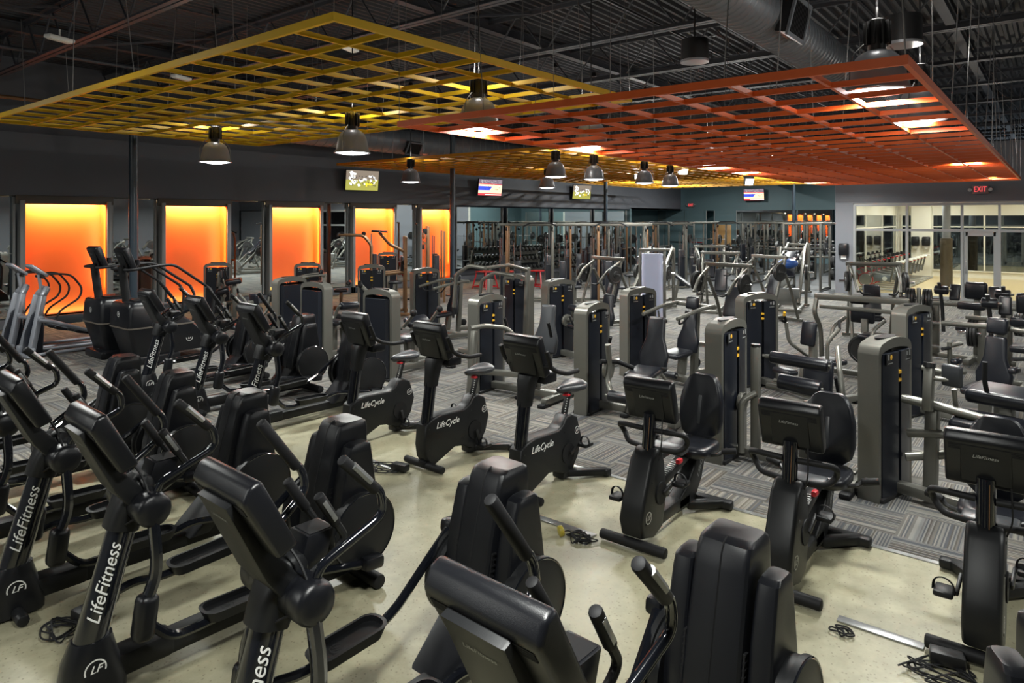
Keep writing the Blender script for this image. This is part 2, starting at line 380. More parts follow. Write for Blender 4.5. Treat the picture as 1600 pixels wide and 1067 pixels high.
# alcove with the exit doors, far teal wall
mb = MB(); mb.box((XB+.15, (YC+20)/2, 3.1), (.3, 20-YC+.6, 6.2)); mb.box(((33.3+XB)/2, 20.15, 1.5), (XB-33.3, .3, 3.1)); mb.box((33.25, 19.1, 1.5), (.2, 1.7, 3.0)); mb.box((36.7, 19.2, 3.02), (6.7, 1.8, .08))
struct('wall_back', mb, M['wallteal'])
for j, (y, z0, z1) in enumerate(((18.75, 0, 2.13), (17.45, 0, 2.13))):
    mb = MB().box((XB-.03, y, (z0+z1)/2+.01), (.05, 1.2, z1-z0), .005); d = mb.build(f'door_{j+1}', M['wallteal']); d['kind'] = 'structure'
    MB().cyl((XB-.1, y-.45, 1.02), (XB-.1, y+.4, 1.02), .025, n=8).build('push_bar', M['redf'] if j else M['black'], d)
    MB().box((XB-.09, y+.25, 2.05), (.06, .3, .06), .01).build('door_closer', M['alu'], d)
mb = MB()
for y in (18.1, 16.8, 19.4): mb.box((XB-.04, y, 1.5), (.08, .1, 3.0))
mb.box((XB-.04, 18.1, 2.18), (.08, 2.7, .1)); struct('trim_2', mb, M['wallteal'])
mb = MB().box((XB-.03, 15.7, 1.06), (.06, .95, 2.1), .005); d = mb.build('door_3', M['wood']); d['kind'] = 'structure'
MB().cyl((XB-.1, 15.35, 1.0), (XB-.1, 15.25, 1.0), .02, n=8).build('door_handle', M['steel'], d)
for y0, y1 in ((16.75, 16.25), (14.9, 6.3)):
    t = mirror(0, y0-y1, 0, .35, 2.95, .03); t.location = (XB-.06, (y0+y1)/2, 0); t.rotation_euler = (0, 0, -pi/2)
# right wall with the glazed studio front, open roof space above it
zt = 4.72
mb = MB(); mb.box((XR+.1, (5.27+YC)/2, zt/2), (.2, YC-5.27, zt)); mb.box((XR+.1, (Y0+5.27)/2, (2.95+zt)/2), (.2, 5.27-Y0, zt-2.95)); mb.box(((XR+.2+34.2)/2, YC-.1, zt/2), (34.0-XR, .2, zt)); mb.box((XR+.1, (Y0-2.9)/2, 1.5), (.2, abs(Y0+2.9), 3.0))
struct('wall_right', mb, M['walllight'])
mb = MB(); mb.box((XR+.02, (Y0+5.8)/2, 3.85), (.06, 5.8-Y0, 1.72)); struct('trim_3', mb, M['wallgrey'])     # dark upper band
ys = [5.23, 3.73, 2.28, 1.36, -.1, -1.5, -2.9]
mb = MB()
for y in ys: mb.box((XR+.06, y, 1.46), (.14, .07, 2.92))
for z in (.04, 2.1, 2.9): mb.box((XR+.06, (ys[0]+ys[-1])/2, z), (.13, ys[0]-ys[-1], .08))
w1 = mb.build('window_1', M['alu']); w1['kind'] = 'structure'
for a, b_ in zip(ys, ys[1:]):
    for z0, z1 in ((.08, 2.06), (2.14, 2.86)):
        if a == 2.28 and z0 < 1: continue
        MB().box((XR+.06, (a+b_)/2, (z0+z1)/2), (.012, a-b_-.07, z1-z0)).build('pane', M['glass'], w1)
mb = MB()
for y in (2.19, 1.45): mb.box((XR+.04, y, 1.04), (.06, .11, 2.06))
for z in (.13, 2.0): mb.box((XR+.04, 1.82, z), (.06, .74, .2 if z < 1 else .12))
d = mb.build('door_4', M['alu']); d['kind'] = 'structure'
MB().box((XR+.04, 1.82, 1.08), (.012, .64, 1.75)).build('pane', M['glass'], d)
MB().tube([(XR+.02, 2.17, .85), (XR-.06, 2.17, .85), (XR-.06, 2.17, 1.2), (XR+.02, 2.17, 1.2)], .015, fil=.04).build('door_handle', M['steel'], d)
# studio beyond the glass
mb = MB(); mb.box((34.3, (Y0+YC)/2, 1.75), (.2, YC-Y0, 3.5)); mb.box(((XR+34.2)/2, Y0+.1, 1.75), (34.2-XR, .2, 3.5)); mb.box(((XR+34.2)/2, (Y0+YC)/2, 3.45), (34-XR, YC-Y0, .1)); mb.box((XR+.22, (Y0+YC)/2, 3.2), (.04, YC-Y0, .5))
mb.box((34.1, 4.63, 1.5), (.25, .76, 3)); mb.box(((XR+34.2)/2, YC-.22, 1.75), (34-XR, .05, 3.4)); struct('studio_wall', mb, M['studiowall'])
st = thing('studio_glazing', 'dark reflecting glazing across the back wall of the bright studio', 'window', (34.17, 0, 0), -90, 'dark studio glazing')
for q, r_ in ((-5.4, -4.72), (-4.22, -.9), (-.9, .0), (1.0, 3.2)): MB().box((q/2+r_/2, 0, 1.45), (r_-q-.04, .02, 2.3)).build('dark_pane', M['nightglass'], st)
for q in (-5.4, -4.7, -4.25, -2.4, -.9, .05, 1.0, 3.2): MB().box((q, -.01, 1.45), (.06, .05, 2.36)).build('frame_stile', M['studiowall'], st)
for z in (.28, 2.12, 2.62): MB().box((-1.0, -.01, z), (8.9, .05, .05)).build('frame_rail', M['studiowall'], st)
st = thing('studio_glazing', 'dark reflecting glazing on the side wall of the studio along the bikes', 'window', (29.2, 5.56, 0), 0, 'dark studio glazing')
for q in (-3, 0, 3): MB().box((q, 0, 1.45), (2.95, .02, 2.3)).build('dark_pane', M['nightglass'], st)
for z in (.28, 2.12, 2.62): MB().box((0, -.01, z), (9.06, .05, .05)).build('frame_rail', M['studiowall'], st)
for q in (-4.5, -1.5, 1.5, 4.5): MB().box((q, -.01, 1.45), (.06, .05, 2.36)).build('frame_stile', M['studiowall'], st)
d = MB().box((34.14, -.52, 1.06), (.06, .9, 2.1), .005).build('door_5', M['wood']); d['kind'] = 'structure'; d.location = (0, 0, 0)
for k, (x, y) in enumerate(((26.5, 3.8), (29.5, 3.8), (32.3, 3.8), (26.5, 0), (29.5, 0), (32.3, 0))):
    ld = bpy.data.lights.new('studio_downlight', 'AREA'); ld.shape = 'SQUARE'; ld.size = .6; ld.energy = 34; ld.color = (1, .95, .82)
    f = thing('studio_downlight', 'flat ceiling light in the bright studio, %s' % ['front left', 'middle left', 'rear left', 'front right', 'middle right', 'rear right'][k], 'ceiling light', (x, y, 3.38), 0, 'studio ceiling lights')
    MB().box((0, 0, 0), (.6, .6, .03)).build('diffuser', M['lens'], f)
    lo = bpy.data.objects.new('studio_light', ld); C.objects.link(lo); lo.parent = f; lo.location = (0, 0, -.03)
# the side behind the camera closes the hall
mb = MB(); mb.box((X0-.1, (Y0+YL)/2, 3.1), (.2, YL-Y0, 6.2)); struct('wall_rear', mb, M['wallgrey'])
mb = MB(); mb.box(((X0+XR)/2, Y0-.1, 3.1), (XR-X0, .2, 6.2)); struct('wall_side', mb, M['wallgrey'])
mb = MB(); mb.box(((34.2+XB)/2, YC-.1, 3.1), (XB-34.2, .2, 6.2)); mb.box((37, Y0, 3.1), (6, .2, 6.2)); struct('wall_corner', mb, M['wallteal'])
# corrugated roof deck (ribs run along X)
mb = MB(); pts = []; y = Y0-.5; p = .17
while y < 20.6: pts += [(y, ZC), (y+.05, ZC), (y+.075, ZC+.06), (y+p-.025, ZC+.06)]; y += p
n = len(pts)
mb.add([(X0-.5, a, z) for a, z in pts]+[(XB+.5, a, z) for a, z in pts], [(i, i+1, n+i+1, n+i) for i in range(n-1)])
struct('ceiling', mb, M['deck'])
struct('roof', MB().box(((X0+XB)/2, 7.1, ZC+.15), (XB-X0+1, 28, .1)), M['deck'])
# bar joists along Y with girders along X
jx = [-1.0, 1.65, 4.33, 7.0, 9.6, 12.3, 15.0, 17.7, 20.4, 23.1, 25.8, 28.5, 31.2, 33.9, 36.6]
def joist(x):
    b = MB(); zb, zt_ = 5.32, 6.08; ya, yb = Y0, 18.6
    for s in (-1, 1):
        b.box((x+s*.05, (ya+yb)/2, zb), (.075, yb-ya, .012)); b.box((x+s*.016, (ya+yb)/2, zb+.035), (.012, yb-ya, .07))
        b.box((x+s*.05, (ya+yb)/2, zt_), (.075, yb-ya, .012)); b.box((x+s*.016, (ya+yb)/2, zt_-.035), (.012, yb-ya, .07))
    n = 20; st_ = (yb-ya)/n
    for i in range(n):
        y = ya+i*st_
        b.tube([(x, y, zt_), (x, y+st_/2, zb), (x, y+st_, zt_)], .019, n=5)
    return b
for i, x in enumerate(jx): struct('joist_beam', joist(x), M['joist'])
for y in (1.5, 8.2, 15.0):
    b = MB(); 
    b.box(((X0+XB)/2, y, 5.9), (XB-X0, .16, .02)); b.box(((X0+XB)/2, y, 6.06), (XB-X0, .16, .02)); b.box(((X0+XB)/2, y, 5.98), (XB-X0, .014, .16))
    struct('girder_beam', b, M['joist'])
for y in (-1.0, 4.8, 11.6):
    b = MB(); b.box(((X0+XB)/2, y, 5.42), (XB-X0, .03, .03)); b.box(((X0+XB)/2, y, 6.0), (XB-X0, .03, .03)); struct('bridging_beam', b, M['joist'])
b = MB()
for i in range(len(jx)-1):
    for y in (2.6, 7.2, 13.2): b.beam((jx[i], y, 5.35), (jx[i+1], y+.02, 6.05) if i % 2 else (jx[i+1], y, 6.05), .035, .035)
struct('bracing_beam', b, M['joist'])
# pipes along the left side
for y, z, m, lab in ((17.2, 5.0, 'rust', 'long reddish brown pipe under the roof by the left wall'), (14.6, 5.5, 'joist', 'long dark pipe under the roof between the joists')):
    t = tag(MB().cyl((X0, y, z), (XB, y, z), .04, n=8).build('roof_pipe', M[m]), lab, 'pipe')
# columns
for i, (x, y) in enumerate(((6.1, 14.7), (16.0, 15.2), (26.0, 15.5), (36.0, 10.5))):
    t = thing('steel_column', ['slim blue-grey steel column standing behind the stair climbers', 'slim dark steel column right of the narrowest glowing panel', 'slim dark steel column rising behind the cable stations', 'slim steel column before the wide mirror of the far teal wall'][i], 'column', (x, y, 0), 0, 'slim steel columns')
    MB().cyl((0, 0, 0), (0, 0, 5.3), .084, n=20).build('shaft', M['column'], t)
    MB().box((0, 0, .01), (.3, .3, .02)).build('base_plate', M['column'], t)
    if i == 0: MB().cyl((0, 0, 1.5), (0, 0, 1.53), .095, n=20).build('steel_band', M['steel'], t)
t = thing('studio_column', 'grey column in the studio wrapped in dark padding below', 'column', (29.3, 3.2, 0))
MB().cyl((0, 0, 0), (0, 0, 3.4), .13).build('shaft', M['walllight'], t)
MB().lathe([(.0, 0), (.2, 0), (.2, 1.75), (0, 1.75)], n=10).build('padding', M['weave'], t)
# spiral duct with registers
def duct(name, label, x0, x1, y, z, r, step, regs, along='X'):
    t = thing(name, label, 'duct', (x0, y, z))
    prof = []; x = 0
    while x < x1-x0: prof += [(r, x), (r+.012, x+.012), (r, x+.024)]; x += step
    prof = [(.0, 0)]+prof+[(r, x1-x0), (0, x1-x0)]
    MB().lathe(prof, n=28, M=Matrix.Rotation(pi/2, 4, 'Y')).build('spiral_shell', M['duct'], t, 25)
    for xr, a in regs:
        Mx = Matrix.Translation((xr-x0, 0, 0)) @ Matrix.Rotation(radians(a), 4, 'X')
        f = MB()
        for s in (-1, 1): f.box((s*.3, 0, r+.12), (.05, .46, .03)); f.box((0, s*.21, r+.12), (.62, .05, .03))
        f.v = [tuple(Mx @ V(p)) for p in f.v]; g = f.build('register_frame', M['duct'], t)
        q = MB()
        for k in range(11): q.box((-.25+k*.05, 0, r+.115), (.012, .4, .02))
        q.box((0, 0, r+.03), (.6, .4, .12)); q.v = [tuple(Mx @ V(p)) for p in q.v]; q.build('register_grille', M['black'], t)
    b = MB()
    for xx in range(int(x0)+1, int(x1), 3): b.cyl((xx-x0, .0, r), (xx-x0, 0, ZC-z), .008, n=5)
    b.build('hanger_rod', M['wire'], t); return t
duct('spiral_duct', 'large grey spiral duct running under the roof at the upper right', -3, 22, 2.85, 4.94, .3, .14, ((8.6, 104),))
duct('wall_duct', 'long dark round duct hung above the wall televisions', 8, 30, 16.9, 5.0, .42, .3, ((15.5, 120), (21, 120)))
duct('end_duct', 'dark duct with a blunt end before the far teal wall', 33.2, 39, 12.6, 4.75, .4, .3, ())
# metal cord covers on the concrete
for i, (y0, y1) in enumerate(((5.0, 5.6), (2.8, 3.45), (.6, 1.06), (-.6, .1))):
    t = MB().box((4.53, (y0+y1)/2, .006), (.07, y1-y0, .012), .004).build('cord_cover', M['steel'])
    tag(t, ['flat metal cord cover on concrete between the left two upright bikes', 'flat metal cord cover on concrete ahead of the left recumbent bike', 'flat metal cord cover on concrete right of the middle recumbent bike', 'flat metal cord cover on concrete beside the right recumbent bike'][i], 'cord cover', 'metal cord covers on the floor')
# ------------------------------------------------------------ suspended grids
def grid(name, label, x0, y0, nx, ny, cell, z, hh, m, skip=()):
    t = thing(name, label, 'ceiling grid', (x0, y0, z))
    w, l = nx*cell, ny*cell; th = .035
    b = MB()
    for x in (0, w): b.box((x, l/2, hh/2), (th, l-th, hh*1.4))
    for y in (0, l): b.box((w/2, y, hh/2), (w+th, th, hh*1.4))
    b.build('edge_beam', m, t)
    b = MB()
    for i in range(1, nx): b.box((i*cell, l/2, hh/2), (th*.8, l, hh))
    b.build('cross_slats', m, t)
    b = MB()
    for j in range(1, ny): b.box((w/2, j*cell, hh/2+.002), (w, th*.8, hh-.004))
    b.build('long_slats', m, t)
    for i in range(0, nx+1, 2):
        for j in range(0, ny+1, 3 if ny > 10 else 2):
            if abs(y0+j*cell-2.85) < .5 or abs(y0+j*cell-12.6) < .5 and z > 4 and x0+i*cell > 32: continue
            MB().cyl((i*cell, j*cell, hh), (i*cell+random.uniform(-.15,.15), j*cell+random.uniform(-.15,.15), 5.32+random.random()*.6-z), .005, n=4).build('suspension_wire', M['wire'], t)
    return t
grid('slat_grid', 'suspended yellow slat grid hanging at the upper left', 3.42, 4.56, 8, 15, .61, 4.05, .05, M['yellow'])
grid('slat_grid', 'long suspended orange slat grid hanging at the upper right', 5.08, .78, 28, 8, .605, 3.46, .045, M['orange'])
grid('slat_grid', 'suspended amber slat grid beyond the yellow one, above the wall televisions', 12.75, 8.9, 33, 13, .61, 4.05, .05, M['amber'])
# ------------------------------------------------------------ pendants
PL = ['silver pendant lamp below the yellow grid, leftmost, before the dark wall', 'silver pendant lamp below the yellow grid, second from the left', 'small pendant lamp left of the basketball television, beside the far pole', 'left one of two pendant lamps close together under the amber grid',
      'right one of two pendant lamps close together under the amber grid', 'smallest pendant lamp, low beside the third television', 'distant pendant lamp next to the leftmost floodlight', 'distant pendant lamp before the middle floodlight']
PL += ['pendant lamp %s along the left edge of the orange grid' % q for q in ('set in the corner cell, first', 'second', 'third', 'fourth', 'fifth', 'last')]+['largest pendant lamp, in the near right corner of the orange grid']+['pendant lamp %s along the right edge of the orange grid' % q for q in ('second', 'third', 'last')]
def pendant(label):
    t = thing('pendant_lamp', label, 'pendant lamp', (0,0,0), 0, 'high bay pendant lamps')
    MB().lathe([(.085,.35),(.12,.335),(.17,.295),(.205,.23),(.228,.14),(.24,.05),(.262,.012),(.275,0),(.262,-.01),(.25,.0),(.225,.06),(.21,.14),(.175,.23),(.12,.3),(.0,.32)], n=28).build('dome_shade', M['spun'], t)
    b = MB().cyl((0,0,.33), (0,0,.62), .075, n=14, bev=.01)
    for k in range(10): a = 2*pi*k/10; b.box((.085*cos(a), .085*sin(a), .5), (.05, .012, .2), rot=(0,0,math.degrees(a)))
    b.build('ballast_housing', M['black'], t)
    for s in (-1, 1): MB().tube([(s*.135, 0, .40), (s*.27, 0, .28), (s*.285, 0, .02)], .006, n=5, fil=.08).build('wire_guard', M['wire'], t)
    b = MB().lathe([(.0,-.035),(.09,-.03),(.18,-.016),(.245,0.002),(.22,.02),(0,.025)], n=24); b.build('lens', M['lens'], t)
    b = MB().cyl((0,0,.62), (0,0,2.6), .009, n=5); b.lathe([(0,2.58),(.07,2.59),(.05,2.68),(0,2.70)], n=12); b.build('suspension_cable', M['black'], t)
    ld = bpy.data.lights.new('pendant_light', 'AREA'); ld.shape = 'DISK'; ld.size = .46; ld.energy = LAMP_W; ld.color = (.98, 1, .95); ld.spread = radians(170)
    lo = bpy.data.objects.new('pendant_light', ld); C.objects.link(lo); lo.parent = t; lo.location = (0,0,-.045)
    ld = bpy.data.lights.new('added_uplight', 'POINT'); ld.shadow_soft_size = .08; ld.energy = UP_W; ld.color = (1, .97, .9)  # added uplight, not a real fixture part; lifts ceiling, walls and grids
    lo = bpy.data.objects.new('added_uplight', ld); C.objects.link(lo); lo.parent = t; lo.location = (0,0,.74)
    return t
p0 = pendant(PL[0])
for i, (x, y, z) in enumerate(PEND + PEND_OUT):
    lab = PL[i] if i < len(PL) else 'added silver high bay pendant out of view, lighting the hall'
    if i == 0: p0.location = (x, y, z); p0['label'] = lab
    else: dup(p0, (x, y, z), i*23, lab)
def dome(x, y, z, r, lab):
    t = thing('unlit_reflector', lab, 'lamp', (x, y, z))
    MB().cyl((0,0,0), (0,0,.3), r*.95, r*.9, n=20).build('housing', M['black'], t)
    MB().lathe([(r*.95,-.01),(r*.95,.02),(r*.6,.03),(0,.05)], n=20).build('reflector', M['spun'], t)
    MB().cyl((0,0,.3), (0,0,ZC-z), .012, n=6).build('stem', M['black'], t)
dome(8.29, 1.3, 4.3, .2, 'dark round unlit reflector above the right corner of the orange grid')
dome(8.9, 3.9, 4.6, .2, 'unlit round reflector beside the large spiral duct')
for i, (x, y, z, lab) in enumerate(((3.88, 11.92, 5.2, 'white emergency light on the joist at the top left'), (6.99, 8.93, 5.2, 'white emergency light above the near corner of the yellow grid'), (6.42, 13.35, 5.2, 'white emergency light above the far left of the yellow grid'))):
    t = thing('emergency_light', lab, 'emergency light', (x, y, z), 20, 'emergency lights on the joists')
    MB().box((0,0,0), (.42,.14,.06), .02).build('housing', M['white'], t)
    MB().box((0,0,-.035), (.34,.1,.015), .005).build('diffuser', M['studiowall'], t)
    MB().cyl((0,0,0), (0,0,.14), .012, n=6).build('stem', M['white'], t)
FL = [(22.2, 11.9, 4.0, 'square white glaring floodlight, leftmost of three near the far pendants'), (21.6, 9.9, 4.05, 'square white glaring floodlight, the middle one above the far exit door'), (24.2, 8.6, 3.75, 'square white glaring floodlight, the right one before the far teal wall')]
FL += [(x, y, 4.9, 'added floodlight hidden above the amber grid, lighting the far end of the hall') for x in (26.5, 30.5, 35) for y in (8.6, 14.2)]  # hidden extra floodlights, added to brighten the dark far end
for i, (x, y, z, lab) in enumerate(FL):
    t = thing('floodlight', lab, 'floodlight', (x, y, z), 0, 'square floodlights'); lo_ = i > 2
    MB().box((.05,0,.06), (.12,.34,.3) if not lo_ else (.34,.34,.12), .02, (0,0,35)).build('housing', M['black'], t)
    MB().box((-.03,-.05,0) if not lo_ else (.05,0,-.02), (.02,.26,.24) if not lo_ else (.28,.28,.02), .004, (0,-35,35) if not lo_ else (0,0,35)).build('lens', M['flood'], t)
    MB().cyl((.05,0,.15), (.05,0,ZC-z), .015, n=6).build('stem', M['black'], t)
    ld = bpy.data.lights.new('flood_light', 'AREA'); ld.shape = 'SQUARE'; ld.size = .26; ld.energy = 130 if lo_ else 60; ld.color = (.97,1,.97)
    q = bpy.data.objects.new('flood_light', ld); C.objects.link(q); q.parent = t; q.location = (.05,0,-.04) if lo_ else (-.1,-.1,-.06)
    q.rotation_euler = (0,0,0) if lo_ else (0, radians(35), radians(35))
# ------------------------------------------------------------ televisions and exit signs
def emi(name, col, e=1): return mat(name, (0,0,0), .2, emis=col, es=e)
TV = {k: emi('screen_'+k, c) for k, c in dict(crowd=(.16,.13,.10), grass=(.25,.24,.05), white=(.85,.85,.78), gold=(.75,.55,.03), court=(.85,.62,.38), blue=(.04,.07,.55), stand=(.14,.10,.13), redl=(.5,.05,.06), grey=(.3,.3,.3), dk=(.02,.02,.03)).items()}
def tv(label, loc, rz, kind, tilt=8):
    t = thing('television', label, 'television', loc, rz, 'wall televisions'); w, h = 1.2, .69
    T = Matrix.Rotation(radians(tilt), 4, 'X')
    def part(b, n, m): b.v = [tuple(T @ V(p)) for p in b.v]; return b.build(n, m, t)
    part(MB().box((0,0,0), (w,.06,h), .01), 'casing', M['black'])
    b = MB().box((0,.2,0), (.1,.35,.1)); b.box((0,.36,0), (.3,.04,.4)); b.build('wall_bracket', M['black'], t)
    q = lambda pts, y=-.032: MB().add([(x*w*.96, y, z*h*.94) for x, z in pts], [tuple(range(len(pts)))])
    R = random.Random(3)
    def blobs(n, x0, x1, z0, z1, sx, sz, y):
        b = MB()
        for _ in range(n):
            x, z = R.uniform(x0, x1), R.uniform(z0, z1); a = R.uniform(-.6, .6); k = 8
            pts = [(x+sx*R.uniform(.6,1.1)*cos(2*pi*i/k)*cos(a)-sz*sin(2*pi*i/k)*sin(a), z+sz*R.uniform(.6,1.1)*sin(2*pi*i/k)+sx*cos(2*pi*i/k)*sin(a)) for i in range(k)]
            b.add([(u*w*.96, y, v*h*.94) for u, v in pts], [tuple(range(k))])
        return b
    if kind == 'field':
        part(q([(-.5,-.5),(.5,-.5),(.5,.5),(-.5,.5)]), 'picture', TV['crowd']); part(q([(-.5,-.5),(.5,-.5),(.5,.05),(-.5,.02)], -.0325), 'picture', TV['grass'])
        part(blobs(16, -.42, .12, -.26, .08, .04, .075, -.033), 'picture', TV['white']); part(blobs(7, .2, .42, -.15, .32, .035, .08, -.033), 'picture', TV['white']); part(blobs(5, -.36, -.2, .1, .4, .06, .08, -.0335), 'picture', TV['white'])
        part(blobs(6, .12, .4, -.25, -.1, .06, .06, -.034), 'picture', TV['gold']); part(blobs(30, -.42, .42, -.28, .32, .022, .03, -.0345), 'picture', TV['dk'])
    else:
        part(q([(-.5,-.5),(.5,-.5),(.5,.5),(-.5,.5)]), 'picture', TV['stand']); part(blobs(40, -.46, .46, .26, .46, .02, .025, -.0322), 'picture', TV['grey'])
        part(q([(-.5,-.36),(.5,-.36),(.5,.18),(-.5,.22)], -.0325), 'picture', TV['court']); part(q([(-.5,-.18),(-.02,-.18),(.08,.06),(-.5,.08)], -.033), 'picture', TV['blue'])
        part(q([(-.5,.2),(.5,.16),(.5,.21),(-.5,.26)], -.033), 'picture', TV['redl']); part(q([(-.5,-.5),(.5,-.5),(.5,-.36),(-.5,-.36)], -.033), 'picture', TV['redl']); part(q([(-.2,-.47),(.5,-.47),(.5,-.42),(-.2,-.42)], -.0335), 'picture', TV['white'])
        part(blobs(9, -.4, .45, -.2, .12, .012, .05, -.0338), 'picture', TV['dk']); part(blobs(4, -.4, .45, .1, .2, .012, .04, -.0338), 'picture', TV['white'])
tv('wall television showing a football game, nearest on the left wall', (14.6, YL-.33, 3.72), -14, 'field'); tv('wall television showing a basketball game on the left wall', (21.1, YL-.33, 3.72), -14, 'court')
tv('distant wall television showing a football game beside the exit doors', (27.9, YL-.33, 3.74), -14, 'field'); tv('television showing a basketball game on the far teal wall', (XB-.4, 13.75, 3.85), -90, 'court')
def exit_sign(label, loc, rz, heads=True):
    t = thing('exit_sign', label, 'exit sign', loc, rz, 'red exit signs')
    MB().box((0,0,0), (.40,.06,.25), .008).build('housing', M['exitbox'], t)
    letter(MB(), 'EXIT', .215, plane_fn((0,-.032,-.0), (.72,0,0), (0,0,1)), 0, .004).build('lettering', M['exitred'], t)
    MB().box((0,.04,0), (.15,.06,.1)).build('bracket', M['black'], t)
    if heads:
        for s in (-1, 1): MB().cyl((s*.25,.02,0), (s*.25,-.07,-.01), .045, .055, n=12, bev=.01).build('lamp_head', M['steel'], t); MB().box((s*.215,0,0), (.05,.03,.03)).build('arm', M['black'], t)
exit_sign('red EXIT sign with two lamp heads above the glass studio front', (XR-.06, 1.82, 3.32), -90); exit_sign('small distant red EXIT sign over the teal double doors', (XB-.06, 17.75, 3.3), -90)
for x, y, z, lab in ((XR-.06, 5.54, 1.45, 'black paper towel dispenser on the grey wall end left of the studio glass'), (33.85, 4.83, 1.5, 'black dispenser on the studio pillar, left of the two'), (33.85, 4.43, 1.5, 'black dispenser on the studio pillar, right of the two')):
    t = thing('towel_dispenser', lab, 'dispenser', (x, y, z), -90, 'black wall dispensers')
    MB().box((0,0,0), (.3,.24,.4), .05).build('cover', M['plastic'], t); MB().box((0,-.02,-.25), (.16,.01,.14)).build('paper_towel', M['white'], t)
# ------------------------------------------------------------ cardio machines
def rot_ring(pts, c, ay):                                       # tilt a list of points about the Y axis at c
    Mx = Matrix.Translation(V(c)) @ Matrix.Rotation(radians(ay), 4, 'Y') @ Matrix.Translation(-V(c))
    return [Mx @ V(p) for p in pts]
def console(t, prof, w, plate, plw, logo_at, pname='console', nlines=4):
    """prof: side outline (x, z) of the monitor shell, starting at the top user corner; plate: outline of the rear bracket"""
    b = MB().prism(prof, -w/2, w/2, 'y'); 
    bm = bmesh.new(); vs_ = [bm.verts.new(p) for p in b.v]; [bm.faces.new([vs_[i] for i in f]) for f in b.f]
    bmesh.ops.bevel(bm, geom=bm.edges[:], offset=.018, segments=3, affect='EDGES', profile=.5, clamp_overlap=True)
    c = MB().bm(bm).build(pname, M['plastic'], t)
    (x0, z0), (x1, z1) = prof[0], prof[1]                       # user-side face carries the display
    n = V((z0-z1, 0, x1-x0)).normalized(); u = V((0, 1, 0)); d = V((x1-x0, 0, z1-z0))
    o = V(((x0+x1)/2, 0, (z0+z1)/2)) + n*.002; hw, hd = w*.42, d*.42
    MB().add([o-u*hw-hd, o+u*hw-hd, o+u*hw+hd, o-u*hw+hd], [(0, 1, 2, 3)]).build('display', M['screen'], c)
    if plate: MB().prism(plate, -plw/2, plw/2, 'y', .012).build('rear_bracket', M['plastic2'], c)
    if logo_at:
        (lx, lz), (dx, dz), sz = logo_at
        dn = V((dx, 0, dz)).normalized(); letter(MB(), 'LifeFitness', sz, plane_fn((lx, 0, lz), (0, -1, 0), dn), .3).build('bracket_lettering', M['alu'], c)
    # small slot and vent lines on the back
    (xa, za), (xb, zb) = prof[3], prof[2]
    dd = V((xb-xa, 0, zb-za)); nn = V((dd.z, 0, -dd.x)).normalized()
    if nn.x > 0: nn = -nn
    b = MB()
    for k in range(nlines):
        p = V((xa, 0, za)) + dd*(.10+.035*k) + nn*.001
        b.beam(p-u*w*.44, p+u*w*.44, .004, .004)
    b.build('vent_lines', M['rubber'], c)
    return c
